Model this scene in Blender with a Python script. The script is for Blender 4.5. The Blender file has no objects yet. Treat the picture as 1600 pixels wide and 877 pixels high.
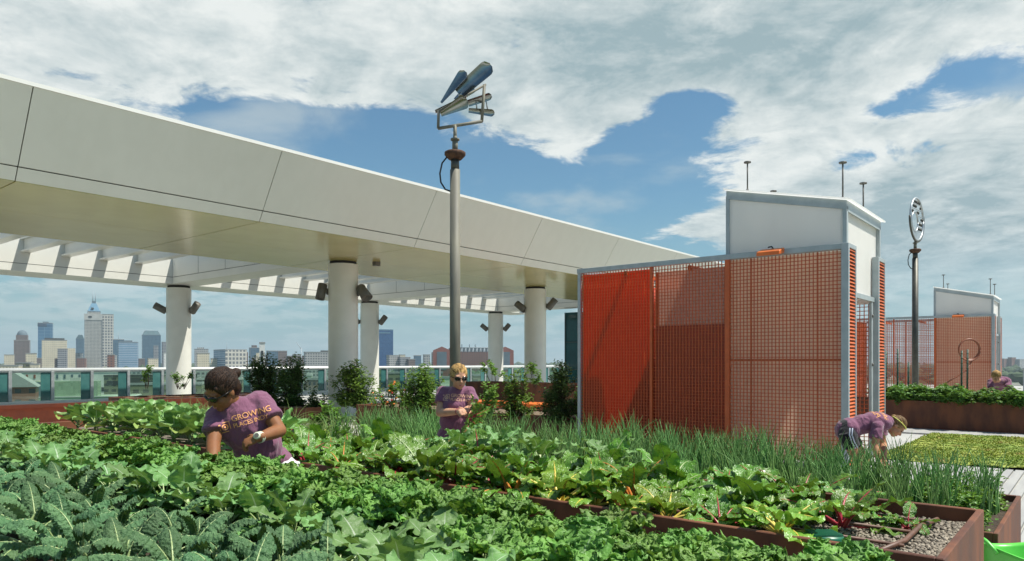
import bpy, bmesh, math, random
import numpy as np
from mathutils import Vector, Matrix, Quaternion
from mathutils.bvhtree import BVHTree
R = math.radians
SC = bpy.context.scene
COL = SC.collection
rnd = random.Random(7)
ZC = 1.68; F = 1125.0; HX, HY = 800.0, 566.0
TH = math.atan2(.7738, .6334)
UX, UY = math.cos(TH), math.sin(TH)
def W(a, b, z=0.0): return Vector((a*UX - b*UY, a*UY + b*UX, z))
def AB(x, y): return (x*UX + y*UY, -x*UY + y*UX)
def J(px, py, D): return Vector(((px-HX)/F*D, D, ZC-(py-HY)/F*D))
def pix(p): return (HX+F*p[0]/p[1], HY+F*(ZC-p[2])/p[1]) if p[1] > .05 else (-9999, -9999)
def inframe(p, m=60):
    q = pix(p); return -m < q[0] < 1600+m and -m < q[1] < 877+m
ORD = "first second third fourth fifth sixth seventh eighth ninth tenth eleventh twelfth thirteenth fourteenth fifteenth sixteenth seventeenth eighteenth nineteenth twentieth".split()
_t = "twenty thirty forty fifty".split(); 
def ordinal(i):
    if i < 20: return ORD[i]
    t, o = divmod(i+1, 10)
    if o == 0: return {3: 'thirtieth', 4: 'fortieth', 5: 'fiftieth', 6: 'sixtieth', 7: 'seventieth'}[t]
    return ["", "", "twenty", "thirty", "forty", "fifty", "sixty", "seventy"][t] + "-" + ORD[o-1]

# ------------------------------------------------------------------ mesh builder
class MB:
    def __init__(s): s.v = []; s.f = []; s.uv = []; s.sm = []
    def add(s, verts, faces, uvs=None, smooth=False):
        o = len(s.v); s.v.extend([tuple(p) for p in verts])
        s.uv.extend(uvs if uvs is not None else [(0, 0)]*len(verts))
        for f in faces: s.f.append(tuple(i+o for i in f)); s.sm.append(smooth)
    def box(s, x0, x1, y0, y1, z0, z1, M=None):
        P = [Vector(p) for p in ((x0,y0,z0),(x1,y0,z0),(x1,y1,z0),(x0,y1,z0),(x0,y0,z1),(x1,y0,z1),(x1,y1,z1),(x0,y1,z1))]
        if M is not None: P = [M @ p for p in P]
        s.add(P, [(0,3,2,1),(4,5,6,7),(0,1,5,4),(1,2,6,5),(2,3,7,6),(3,0,4,7)])
    def cbox(s, c, sx, sy, sz, M=None):
        T = Matrix.Translation(c) @ (M.to_4x4() if M is not None else Matrix())
        s.box(-sx/2, sx/2, -sy/2, sy/2, -sz/2, sz/2, T)
    def ubox(s, x0, x1, y0, y1, z0, z1, roof=True):
        """box with uv in metres around the walls"""
        w, d = x1-x0, y1-y0
        for (p, q, L, o) in (((x0,y0),(x1,y0),w,0), ((x1,y0),(x1,y1),d,w), ((x1,y1),(x0,y1),w,w+d), ((x0,y1),(x0,y0),d,2*w+d)):
            s.add([(p[0],p[1],z0),(q[0],q[1],z0),(q[0],q[1],z1),(p[0],p[1],z1)], [(0,1,2,3)], [(o,z0),(o+L,z0),(o+L,z1),(o,z1)])
        s.add([(x0,y0,z1),(x1,y0,z1),(x1,y1,z1),(x0,y1,z1)], [(0,1,2,3)], [(-9,-9)]*4)
    def tube(s, pts, rad, n=8, cap=True):
        pts = [Vector(p) for p in pts]; k = len(pts)
        if not hasattr(rad, '__len__'): rad = [rad]*k
        V = []; prev = None
        for i, p in enumerate(pts):
            t = (pts[min(i+1, k-1)]-pts[max(i-1, 0)])
            if t.length < 1e-9: t = Vector((0,0,1))
            t.normalize()
            if prev is None: x = t.orthogonal().normalized()
            else:
                x = prev - t*prev.dot(t)
                x = x.normalized() if x.length > 1e-6 else t.orthogonal().normalized()
            prev = x; y = t.cross(x)
            for j in range(n):
                a = 2*math.pi*j/n; V.append(p + (x*math.cos(a)+y*math.sin(a))*rad[i])
        Fc = []; uv = []
        for i in range(k):
            for j in range(n): uv.append((j/n, i/max(1, k-1)))
        for i in range(k-1):
            for j in range(n): Fc.append((i*n+j, i*n+(j+1) % n, (i+1)*n+(j+1) % n, (i+1)*n+j))
        s.add(V, Fc, uv, True)
        if cap:
            o = len(s.v)-k*n
            s.f.append(tuple(o+j for j in reversed(range(n)))); s.sm.append(False)
            s.f.append(tuple(o+(k-1)*n+j for j in range(n))); s.sm.append(False)
    def lathe(s, prof, c=(0,0,0), n=24, M=None, smooth=True):
        V = []; Fc = []
        for (r, z) in prof:
            for j in range(n):
                a = 2*math.pi*j/n; p = Vector((r*math.cos(a), r*math.sin(a), z))
                if M is not None: p = M @ p
                V.append(p+Vector(c))
        for i in range(len(prof)-1):
            for j in range(n): Fc.append((i*n+j, i*n+(j+1) % n, (i+1)*n+(j+1) % n, (i+1)*n+j))
        s.add(V, Fc, None, smooth)
    def capsule(s, p0, p1, r0, r1, n=14):
        p0, p1 = Vector(p0), Vector(p1); d = p1-p0
        L = d.length; t = d/L if L > 1e-6 else Vector((0,0,1))
        pts = []; rr = []
        for a in (88, 60, 30): pts.append(p0 - t*r0*math.sin(R(a))); rr.append(r0*math.cos(R(a)))
        pts.append(p0); rr.append(r0); pts.append((p0+p1)/2); rr.append((r0+r1)/2); pts.append(p1); rr.append(r1)
        for a in (30, 60, 88): pts.append(p1 + t*r1*math.sin(R(a))); rr.append(r1*math.cos(R(a)))
        s.tube(pts, rr, n)
    def ell(s, c, rx, ry, rz, M=None, n=16, m=10):
        V = []; Fc = []; c = Vector(c)
        for i in range(m+1):
            ph = -math.pi/2 + math.pi*i/m
            ph = max(-1.55, min(1.55, ph))
            for j in range(n):
                a = 2*math.pi*j/n
                p = Vector((rx*math.cos(ph)*math.cos(a), ry*math.cos(ph)*math.sin(a), rz*math.sin(ph)))
                if M is not None: p = M @ p
                V.append(c+p)
        for i in range(m):
            for j in range(n): Fc.append((i*n+j, i*n+(j+1) % n, (i+1)*n+(j+1) % n, (i+1)*n+j))
        Fc.append(tuple(reversed(range(n)))); Fc.append(tuple(m*n+j for j in range(n)))
        s.add(V, Fc, None, True)
    def prism(s, poly, z0, z1, M=None):
        k = len(poly)
        V = [Vector((x,y,z0)) for x,y in poly]+[Vector((x,y,z1)) for x,y in poly]
        if M is not None: V = [M @ p for p in V]
        s.add(V, [tuple(reversed(range(k))), tuple(range(k,2*k))]+[(i,(i+1)%k,k+(i+1)%k,k+i) for i in range(k)])
    def mesh(s, name):
        me = bpy.data.meshes.new(name)
        me.from_pydata(s.v, [], s.f)
        me.polygons.foreach_set('use_smooth', s.sm)
        ul = me.uv_layers.new(name='UVMap')
        li = np.zeros(len(me.loops), dtype=np.int32); me.loops.foreach_get('vertex_index', li)
        ul.data.foreach_set('uv', np.array(s.uv, dtype=np.float32)[li].ravel())
        me.update(); return me
    def build(s, name, mat, parent=None, loc=None, rz=0.0, bevel=0.0):
        me = s.mesh(name)
        if bevel:
            bm = bmesh.new(); bm.from_mesh(me)
            es = [e for e in bm.edges if len(e.link_faces) == 2 and e.calc_face_angle(0) > .6]
            bmesh.ops.bevel(bm, geom=es, offset=bevel, segments=1, affect='EDGES', clamp_overlap=True)
            bm.to_mesh(me); bm.free()
        return link(name, me, mat, parent, loc, rz)
def link(name, me, mat, parent=None, loc=None, rz=0.0):
    o = bpy.data.objects.new(name, me)
    if mat is not None and len(me.materials) == 0: me.materials.append(mat)
    COL.objects.link(o)
    if parent is not None: o.parent = parent
    if loc is not None: o.location = loc
    o.rotation_euler = (0, 0, rz)
    return o
def tag(o, label, cat, group=None, kind=None):
    o['label'] = label; o['category'] = cat
    if group: o['group'] = group
    if kind: o['kind'] = kind
    return o
def empty(name, label, cat, loc=(0,0,0), rz=0.0, group=None):
    o = bpy.data.objects.new(name, None); COL.objects.link(o)
    o.empty_display_size = .2
    o.location = loc; o.rotation_euler = (0,0,rz)
    return tag(o, label, cat, group)
def copy_tree(o, parent=None):
    c = o.copy(); COL.objects.link(c)
    if parent is not None: c.parent = parent
    for ch in list(o.children): copy_tree(ch, c)
    return c
def bake(o, mods):
    """apply modifiers by evaluating the object"""
    for f in mods: f(o)
    dg = bpy.context.evaluated_depsgraph_get()
    me = bpy.data.meshes.new_from_object(o.evaluated_get(dg))
    old = o.data; o.modifiers.clear(); o.data = me; bpy.data.meshes.remove(old)
    return o
def remesh(o, vox, it=4):
    def m1(o):
        m = o.modifiers.new('r', 'REMESH'); m.mode = 'VOXEL'; m.voxel_size = vox; m.use_smooth_shade = True
    def m2(o):
        m = o.modifiers.new('s', 'SMOOTH'); m.factor = .5; m.iterations = it
    return bake(o, [m1, m2])

# ------------------------------------------------------------------ materials
def nd(nt, t, **kw):
    n = nt.nodes.new('ShaderNode'+t)
    for k, v in kw.items():
        if hasattr(n, k) and k not in n.inputs: setattr(n, k, v)
        else: n.inputs[k.replace('_', ' ')].default_value = v
    return n
def lk(nt, a, b): nt.links.new(a, b)
def newmat(name):
    m = bpy.data.materials.new(name); m.use_nodes = True
    nt = m.node_tree; return m, nt, nt.nodes['Principled BSDF'], nt.nodes['Material Output']
def c4(c): return (c[0], c[1], c[2], 1)
def mixc(nt, fac, a, b, bt='MIX'):
    n = nt.nodes.new('ShaderNodeMix'); n.data_type = 'RGBA'; n.blend_type = bt
    for idx, v in ((0, fac), (6, a), (7, b)):
        if hasattr(v, 'node'): nt.links.new(v, n.inputs[idx])
        elif idx: n.inputs[idx].default_value = c4(v)
        else: n.inputs[0].default_value = v
    return n.outputs[2]
def mth(nt, op, a, b=None, clamp=False):
    n = nt.nodes.new('ShaderNodeMath'); n.operation = op; n.use_clamp = clamp
    for i, v in enumerate((a, b)):
        if v is None: continue
        if hasattr(v, 'node'): nt.links.new(v, n.inputs[i])
        else: n.inputs[i].default_value = v
    return n.outputs[0]
def ramp(nt, v, lo, hi, a=0.0, b=1.0):
    n = nt.nodes.new('ShaderNodeMapRange'); n.interpolation_type = 'SMOOTHSTEP'
    n.inputs[1].default_value = lo; n.inputs[2].default_value = hi; n.inputs[3].default_value = a; n.inputs[4].default_value = b
    nt.links.new(v, n.inputs[0]); return n.outputs[0]
def coords(nt, out='Object', scale=(1,1,1)):
    tc = nt.nodes.new('ShaderNodeTexCoord'); mp = nt.nodes.new('ShaderNodeMapping')
    mp.inputs['Scale'].default_value = scale; nt.links.new(tc.outputs[out], mp.inputs[0]); return mp.outputs[0]
def noise(nt, vec, scale, detail=4, rough=.55, dist=0.0):
    n = nd(nt, 'TexNoise', Scale=scale, Detail=detail, Roughness=rough, Distortion=dist)
    nt.links.new(vec, n.inputs['Vector']); return n.outputs['Fac']
def bumpn(nt, h, strength, dist, bs):
    b = nd(nt, 'Bump', Strength=strength, Distance=dist); nt.links.new(h, b.inputs['Height']); nt.links.new(b.outputs[0], bs.inputs['Normal'])
def pmat(name, c1, c2=None, scale=4, rough=.5, metal=0.0, bump=0.0, bscale=40, bdist=.01, stretch=(1,1,1), lo=.35, hi=.65, spec=None, rvar=0.0):
    m, nt, bs, out = newmat(name)
    bs.inputs['Roughness'].default_value = rough; bs.inputs['Metallic'].default_value = metal
    if spec is not None: bs.inputs['Specular IOR Level'].default_value = spec
    v = coords(nt, 'Object', stretch)
    if c2 is None: bs.inputs['Base Color'].default_value = c4(c1)
    else:
        n = ramp(nt, noise(nt, v, scale, 6), lo, hi)
        lk(nt, mixc(nt, n, c1, c2), bs.inputs['Base Color'])
        if rvar: lk(nt, mth(nt, 'ADD', mth(nt, 'MULTIPLY', n, rvar), rough), bs.inputs['Roughness'])
    if bump: bumpn(nt, noise(nt, v, bscale, 4), bump, bdist, bs)
    return m
def leafmat(name, c1, c2, rib=(.35,.45,.25), ribw=.035, rough=.45, trans=.25, bump=.5, bscale=60, vein=.25, nv=7, spec=.4, hvar=.3, curl=0.0, glauc=None):
    m, nt, bs, out = newmat(name)
    uvn = nt.nodes.new('ShaderNodeTexCoord'); sx = nt.nodes.new('ShaderNodeSeparateXYZ'); lk(nt, uvn.outputs['UV'], sx.inputs[0])
    u, v = sx.outputs[0], sx.outputs[1]
    d = mth(nt, 'ABSOLUTE', mth(nt, 'SUBTRACT', u, .5))
    ob = coords(nt, 'Object')
    col = mixc(nt, ramp(nt, noise(nt, ob, 9, 5), .3, .7), c1, c2)
    if glauc is not None:
        col = mixc(nt, ramp(nt, noise(nt, ob, bscale*.8, 3), .5, .75, 0, .6), col, glauc)
    fr = mth(nt, 'FRACT', mth(nt, 'SUBTRACT', mth(nt, 'MULTIPLY', v, nv), mth(nt, 'MULTIPLY', d, 3.2)))
    vn = ramp(nt, mth(nt, 'ABSOLUTE', mth(nt, 'SUBTRACT', fr, .5)), .05, .0, 0, vein)
    col = mixc(nt, vn, col, rib)
    wv = mth(nt, 'MULTIPLY', mth(nt, 'SUBTRACT', 1.15, v), ribw)
    rb = ramp(nt, mth(nt, 'SUBTRACT', d, wv), .004, -.004, 0, 1)
    col = mixc(nt, rb, col, rib)
    oi = nt.nodes.new('ShaderNodeObjectInfo')
    hs = nd(nt, 'HueSaturation'); lk(nt, col, hs.inputs['Color'])
    gi = nt.nodes.new('ShaderNodeNewGeometry'); ri = gi.outputs['Random Per Island']
    col2 = mixc(nt, ramp(nt, ri, .98, .99, 0, .3), col, (.42,.4,.06)); lk(nt, col2, hs.inputs['Color'])
    lk(nt, mth(nt, 'ADD', mth(nt, 'ADD', mth(nt, 'MULTIPLY', oi.outputs['Random'], hvar), mth(nt, 'MULTIPLY', ri, .45)), .8-hvar/2), hs.inputs['Value'])
    lk(nt, mth(nt, 'ADD', mth(nt, 'MULTIPLY', oi.outputs['Random'], .03), .485), hs.inputs['Hue'])
    col = hs.outputs[0]
    lk(nt, col, bs.inputs['Base Color']); bs.inputs['Roughness'].default_value = rough; bs.inputs['Specular IOR Level'].default_value = spec
    h = mth(nt, 'ADD', noise(nt, ob, bscale, 3), mth(nt, 'MULTIPLY', vn, -.6))
    bumpn(nt, h, bump, .012, bs)
    tr = nt.nodes.new('ShaderNodeBsdfTranslucent')
    tcol = mixc(nt, .5, col, (.25,.42,.03), 'MIX'); lk(nt, tcol, tr.inputs['Color'])
    mx = nt.nodes.new('ShaderNodeMixShader'); mx.inputs[0].default_value = trans
    lk(nt, bs.outputs[0], mx.inputs[1]); lk(nt, tr.outputs[0], mx.inputs[2]); lk(nt, mx.outputs[0], out.inputs[0])
    return m
def facade(name, wall, glass, floor=3.6, bay=3.0, fh=.55, fw=.6, grough=.15, wrough=.8, metal=0.0):
    m, nt, bs, out = newmat(name)
    uvn = nt.nodes.new('ShaderNodeTexCoord'); sx = nt.nodes.new('ShaderNodeSeparateXYZ'); lk(nt, uvn.outputs['UV'], sx.inputs[0])
    fu = mth(nt, 'FRACT', mth(nt, 'DIVIDE', sx.outputs[0], bay)); fv = mth(nt, 'FRACT', mth(nt, 'DIVIDE', sx.outputs[1], floor))
    g = mth(nt, 'MULTIPLY', mth(nt, 'LESS_THAN', fu, fw), mth(nt, 'LESS_THAN', fv, fh))
    g = mth(nt, 'MULTIPLY', g, mth(nt, 'GREATER_THAN', sx.outputs[0], -5))
    cu = mth(nt, 'FLOOR', mth(nt, 'DIVIDE', sx.outputs[0], bay)); cv = mth(nt, 'FLOOR', mth(nt, 'DIVIDE', sx.outputs[1], floor))
    cmb = nt.nodes.new('ShaderNodeCombineXYZ'); lk(nt, cu, cmb.inputs[0]); lk(nt, cv, cmb.inputs[1])
    wn = nd(nt, 'TexWhiteNoise'); lk(nt, cmb.outputs[0], wn.inputs['Vector'])
    gc = mixc(nt, mth(nt, 'MULTIPLY', wn.outputs['Value'], .35), glass, tuple(min(1, x*1.8+.03) for x in glass))
    nz = ramp(nt, noise(nt, coords(nt), .06, 4), .3, .7)
    wc = mixc(nt, nz, wall, tuple(x*.86 for x in wall))
    lk(nt, mixc(nt, g, wc, gc), bs.inputs['Base Color'])
    lk(nt, mth(nt, 'ADD', mth(nt, 'MULTIPLY', g, grough-wrough), wrough), bs.inputs['Roughness'])
    return m

M = {}
M['corten'] = pmat('corten_steel', (.085,.027,.012), (.185,.066,.028), 2.4, .6, 0, .15, 60, .004, (1.6,1.6,.6), rvar=.15)
M['orange_rail'] = pmat('orange_red_paint', (.42,.085,.03), (.34,.07,.028), 5, .45)
M['orange'] = pmat('orange_paint', (.72,.17,.025), (.62,.13,.02), 6, .4)
M['mesh_orange'] = pmat('orange_grating', (.58,.115,.028), (.5,.1,.026), 8, .42)
M['louvre'] = pmat('orange_louvre_paint', (.66,.14,.025), (.56,.11,.02), 9, .4)
M['steel'] = pmat('galvanised_steel', (.5,.53,.54), (.4,.43,.44), 7, .42, .6, .1, 90, .002)
M['frame'] = pmat('grey_painted_steel', (.42,.46,.46), (.36,.4,.4), 5, .45, .2)
M['pole'] = pmat('weathered_pole_steel', (.2,.19,.14), (.13,.125,.1), 6, .62, .0, .1, 50, .002, (1,1,.2))
M['darkpole'] = pmat('dark_pole_steel', (.1,.1,.085), (.07,.07,.06), 6, .5, .5)
M['rust'] = pmat('rusty_iron', (.06,.03,.02), (.12,.06,.03), 20, .8, .2, .3, 60, .004)
M['black'] = pmat('black_rubber', (.012,.012,.013), None, rough=.5)
M['chrome'] = pmat('polished_stainless', (.34,.35,.33), (.26,.27,.25), 6, .2, 1.0)
M['white'] = pmat('white_enamel_panel', (.72,.72,.66), (.69,.69,.63), 1.2, .3, 0, .02, 2, .01, spec=.5)
M['fasciapaint'] = pmat('pale_grey_green_panel', (.72,.72,.62), (.7,.7,.6), 2.0, .3, 0, .02, 2, .01, (2,2,.22), spec=.5)
M['tintedsoffit'] = pmat('reflection_tinted_soffit', (.5,.445,.17), (.46,.41,.155), 1.0, .2, 0, .015, 1.5, .01, spec=.8)  # white panel with the olive reflection of the planting put into its colour
M['gap'] = pmat('dark_joint', (.03,.03,.028), None, rough=.9)
M['column'] = pmat('white_column_paint', (.74,.74,.68), (.7,.7,.64), 2, .4)
M['lampgrey'] = pmat('grey_lamp_housing', (.14,.135,.115), (.12,.115,.1), 8, .5)
M['deck'] = pmat('pale_concrete_paving', (.42,.42,.39), (.35,.35,.33), 1.5, .85, 0, .15, 30, .004)
M['plank'] = pmat('pale_deck_board', (.37,.37,.35), (.31,.31,.3), 3, .7, 0, .1, 30, .003, (.3,2,1))
M['soil'] = pmat('dark_potting_soil', (.035,.024,.016), (.075,.055,.036), 14, .95, 0, .8, 40, .03)
M['mulch'] = pmat('brown_mulch', (.13,.09,.055), (.24,.18,.12), 30, .95, 0, .9, 60, .03)
M['gravel'] = pmat('pale_gravel', (.22,.19,.15), (.08,.065,.05), 60, .9, 0, .6, 80, .01, lo=.4, hi=.6)
M['drip'] = pmat('brown_drip_pipe', (.16,.075,.045), (.1,.05,.03), 20, .5)
M['lidgreen'] = pmat('green_valve_lid', (.01,.12,.06), (.015,.15,.08), 8, .4)
M['tub'] = pmat('lime_plastic', (.13,.6,.08), (.11,.54,.07), 3, .35)
M['stake'] = pmat('green_garden_stake', (.015,.05,.03), (.02,.07,.04), 10, .5)
M['hose'] = pmat('rust_red_hose', (.22,.07,.03), None, rough=.4)
M['alu'] = pmat('aluminium_rail', (.72,.74,.72), (.66,.68,.66), 4, .4, .3)
M['bark'] = pmat('brown_bark', (.09,.06,.035), (.05,.035,.02), 20, .9, 0, .5, 40, .005)
M['tank'] = pmat('dark_red_tank', (.52,.06,.02), (.44,.05,.018), 3, .4)
M['redpanel'] = pmat('red_panel', (.42,.055,.025), (.35,.045,.02), 3, .5)
M['signwhite'] = pmat('white_sign_plate', (.75,.76,.74), None, rough=.4)
M['signgreen'] = pmat('green_letters', (.02,.12,.06), None, rough=.5)
M['limeyellow'] = pmat('lime_band', (.6,.62,.12), None, rough=.5)
M['roofmetal'] = pmat('grey_roof_sheet', (.36,.4,.37), (.3,.34,.31), 4, .45, .3)

def thin(name, dif, trn, fac, gloss=.05, clear=0.0):
    m, nt, bs, out = newmat(name); nt.nodes.remove(bs)
    d = nd(nt, 'BsdfDiffuse'); t = nd(nt, 'BsdfTranslucent'); g = nd(nt, 'BsdfGlossy', Roughness=.3)
    nz = ramp(nt, noise(nt, coords(nt, 'Object', (1,1,.3)), 2.0, 3), .3, .7)
    lk(nt, mixc(nt, nz, dif, tuple(x*.94 for x in dif)), d.inputs['Color']); t.inputs['Color'].default_value = c4(trn)
    a = nt.nodes.new('ShaderNodeMixShader'); a.inputs[0].default_value = fac; lk(nt, d.outputs[0], a.inputs[1]); lk(nt, t.outputs[0], a.inputs[2])
    b = nt.nodes.new('ShaderNodeMixShader'); b.inputs[0].default_value = gloss; lk(nt, a.outputs[0], b.inputs[1]); lk(nt, g.outputs[0], b.inputs[2])
    if clear:
        tp = nd(nt, 'BsdfTransparent'); tp.inputs[0].default_value = c4([min(1, x*1.05) for x in trn]); e_ = nt.nodes.new('ShaderNodeMixShader'); e_.inputs[0].default_value = clear; lk(nt, b.outputs[0], e_.inputs[1]); lk(nt, tp.outputs[0], e_.inputs[2]); b = e_
    lk(nt, b.outputs[0], out.inputs[0]); return m
M['poly'] = thin('white_polycarbonate', (.9,.89,.85), (.9,.89,.86), .42)
M['polypink'] = thin('rosy_polycarbonate', (.8,.66,.58), (.9,.7,.6), .5)
M['polybounce'] = thin('bounce_tinted_polycarbonate', (.95,.82,.72), (.98,.82,.7), .62)  # white sheet with warm orange bounce light put into its colour
M['polyred'] = thin('translucent_orange_red_sheet', (.45,.065,.022), (.85,.16,.045), .62, clear=.4)
M['polydark'] = thin('dark_red_sheet', (.5,.058,.022), (.6,.09,.03), .4)
M['polyroof'] = thin('translucent_roof_sheet', (.8,.82,.8), (.92,.92,.9), .75)
def glassmat(name, tint, refl=(.8,.9,.9), base=.06):
    m, nt, bs, out = newmat(name); nt.nodes.remove(bs)
    t = nd(nt, 'BsdfTransparent'); t.inputs[0].default_value = c4(tint); g = nd(nt, 'BsdfGlossy', Roughness=.03); g.inputs[0].default_value = c4(refl)
    lw = nt.nodes.new('ShaderNodeLayerWeight'); fr = mth(nt, 'ADD', mth(nt, 'MULTIPLY', mth(nt, 'POWER', lw.outputs['Facing'], 4.0), .8), .045)
    a = nt.nodes.new('ShaderNodeMixShader'); lk(nt, fr, a.inputs[0]); lk(nt, t.outputs[0], a.inputs[1]); lk(nt, g.outputs[0], a.inputs[2])
    lk(nt, a.outputs[0], out.inputs[0]); return m
M['glass'] = glassmat('clear_railing_glass', (.8,.93,.86))
M['fin'] = pmat('teal_glass_fin', (.045,.15,.145), (.06,.18,.17), 3, .12, 0)
M['tealglass'] = pmat('dark_teal_curtain_glass', (.004,.045,.05), (.006,.06,.065), 1, .06)
M['mullion'] = pmat('dark_mullion', (.02,.05,.05), None, rough=.4)

# leaves
M['curly'] = leafmat('curly_kale_leaf', (.11,.24,.04), (.22,.4,.075), (.3,.42,.2), .016, .5, .22, .6, 70, .1)
M['laci'] = leafmat('lacinato_kale_leaf', (.05,.125,.05), (.1,.2,.082), (.27,.38,.2), .03, .55, .14, 1.0, 75, .08, spec=.3, glauc=(.14,.26,.13))
M['flat'] = leafmat('flat_kale_leaf', (.12,.25,.07), (.18,.33,.11), (.42,.52,.36), .03, .5, .22, .5, 40, .35)
M['collard'] = leafmat('collard_leaf', (.14,.27,.075), (.22,.36,.11), (.45,.55,.35), .03, .42, .22, .4, 25, .5, spec=.5)
M['chard'] = leafmat('chard_leaf', (.075,.18,.02), (.14,.29,.032), (.26,.32,.12), .04, .3, .2, .9, 45, .18, spec=.6)
M['chardred'] = leafmat('red_chard_leaf', (.07,.175,.022), (.13,.27,.032), (.34,.03,.04), .035, .3, .2, .9, 45, .12, spec=.6)
M['chardyel'] = leafmat('yellow_chard_leaf', (.13,.27,.03), (.22,.38,.05), (.6,.5,.08), .05, .32, .25, .8, 45, .4, spec=.6)
M['stalkred'] = pmat('red_stalk', (.32,.02,.04), (.42,.05,.06), 20, .35)
M['stalkyel'] = pmat('yellow_stalk', (.62,.48,.06), (.66,.55,.14), 20, .35)
M['stalkpale'] = pmat('pale_green_stalk', (.36,.45,.2), (.3,.4,.16), 20, .4)
M['stalkorange'] = pmat('orange_stalk', (.6,.2,.04), (.65,.28,.06), 20, .35)
M['onion'] = leafmat('onion_blade', (.12,.27,.07), (.21,.38,.11), (.2,.3,.12), 0, .4, .15, .1, 20, 0, hvar=.3)
M['thinchive'] = leafmat('pale_chive_blade', (.18,.29,.07), (.28,.36,.11), (.3,.33,.14), 0, .5, .15, .1, 20, 0, hvar=.3)
M['bush'] = leafmat('shrub_leaf', (.09,.19,.035), (.16,.28,.055), (.15,.25,.08), .02, .4, .25, .1, 20, 0, hvar=.4)
M['bushdark'] = leafmat('dark_shrub_leaf', (.055,.115,.032), (.1,.17,.045), (.06,.1,.03), .02, .42, .15, .1, 20, 0, hvar=.3)  # dark leaf green; on the pair under the pergola it carries painted shade
M['tomato'] = leafmat('tomato_leaf', (.07,.18,.035), (.13,.27,.06), (.2,.3,.1), .02, .5, .25, .2, 30, .2, hvar=.3)
M['herb'] = leafmat('herb_leaf', (.08,.2,.03), (.15,.3,.045), (.2,.3,.1), .02, .45, .25, .2, 30, .1, hvar=.3)
M['flower_o'] = pmat('orange_petal', (.75,.25,.03), (.7,.18,.02), 20, .6)
M['flower_r'] = pmat('red_petal', (.4,.02,.03), (.45,.04,.04), 20, .6)
def sedummat():
    m, nt, bs, out = newmat('sedum_leaf')
    v = coords(nt)
    a = mixc(nt, ramp(nt, noise(nt, v, 1.3, 5), .35, .65), (.2,.29,.03), (.3,.34,.05))
    a = mixc(nt, ramp(nt, noise(nt, v, 2.3, 5), .55, .75), a, (.32,.2,.06))
    a = mixc(nt, ramp(nt, noise(nt, v, 9, 5), .55, .7, 0, .7), a, (.09,.17,.022))
    lk(nt, a, bs.inputs['Base Color']); bs.inputs['Roughness'].default_value = .6; return m
M['sedum'] = sedummat()
# people
def skin(name, c):
    m, nt, bs, out = newmat(name)
    n = ramp(nt, noise(nt, coords(nt), 14, 5), .3, .7)
    lk(nt, mixc(nt, n, c, (c[0]*.88, c[1]*.8, c[2]*.78)), bs.inputs['Base Color']); bs.inputs['Roughness'].default_value = .62
    bs.inputs['Specular IOR Level'].default_value = .3
    bs.inputs['Subsurface Weight'].default_value = .08; bs.inputs['Subsurface Radius'].default_value = (.01,.004,.002)
    bumpn(nt, noise(nt, coords(nt), 120, 3), .1, .003, bs); return m
M['skin_dark'] = skin('brown_skin', (.26,.115,.05)); M['skin_light'] = skin('light_skin', (.58,.33,.21)); M['skin_tan'] = skin('tanned_skin', (.5,.26,.14))
def cloth(name, c, c2):
    m, nt, bs, out = newmat(name)
    v = coords(nt)
    n = ramp(nt, noise(nt, v, 9, 5), .3, .7); lk(nt, mixc(nt, n, c, c2), bs.inputs['Base Color']); bs.inputs['Roughness'].default_value = .9
    bs.inputs['Specular IOR Level'].default_value = .15; bs.inputs['Sheen Weight'].default_value = .25
    h = mth(nt, 'ADD', noise(nt, coords(nt, 'Object', (1,1,.5)), 11, 3, .5, 1.5), mth(nt, 'MULTIPLY', noise(nt, v, 260, 2), .08))
    bumpn(nt, h, .7, .03, bs); return m
M['purple'] = cloth('purple_cotton', (.215,.09,.145), (.185,.076,.125))
M['denim'] = cloth('dark_denim', (.025,.035,.06), (.04,.06,.1)); M['blackcloth'] = cloth('black_shorts_cloth', (.01,.01,.014), (.014,.014,.018))
M['whitecloth'] = cloth('white_cotton', (.7,.7,.68), (.66,.66,.64))
def hairm(name, c, c2):
    m, nt, bs, out = newmat(name)
    n = noise(nt, coords(nt, 'Object', (1,1,1)), 22, 4, .6, 2.5)
    st = noise(nt, coords(nt, 'Object', (160,160,14)), 1, 2)
    lk(nt, mixc(nt, ramp(nt, mth(nt, 'ADD', mth(nt, 'MULTIPLY', n, .5), mth(nt, 'MULTIPLY', st, .5)), .35, .65), c, c2), bs.inputs['Base Color'])
    gi = nt.nodes.new('ShaderNodeNewGeometry'); hs = nd(nt, 'HueSaturation'); lk(nt, bs.inputs['Base Color'].links[0].from_socket, hs.inputs['Color']); lk(nt, mth(nt, 'ADD', mth(nt, 'MULTIPLY', gi.outputs['Random Per Island'], 1.5), .5), hs.inputs['Value']); lk(nt, hs.outputs[0], bs.inputs['Base Color'])
    bs.inputs['Roughness'].default_value = .5; bs.inputs['Specular IOR Level'].default_value = .25; bumpn(nt, st, .7, .012, bs); return m
M['hair_dark'] = hairm('dark_brown_hair', (.01,.006,.004), (.035,.017,.009)); M['hair_blond'] = hairm('dark_blond_hair', (.085,.048,.02), (.2,.12,.05))
M['hair_fair'] = hairm('fair_hair', (.2,.11,.035), (.42,.27,.1))
M['lens'] = pmat('dark_lens', (.008,.007,.006), None, rough=.12); M['print'] = pmat('orange_print', (.85,.42,.16), (.8,.38,.14), 30, .8); M['printpink'] = pmat('pale_orange_print', (.85,.5,.32), None, rough=.8)
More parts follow.
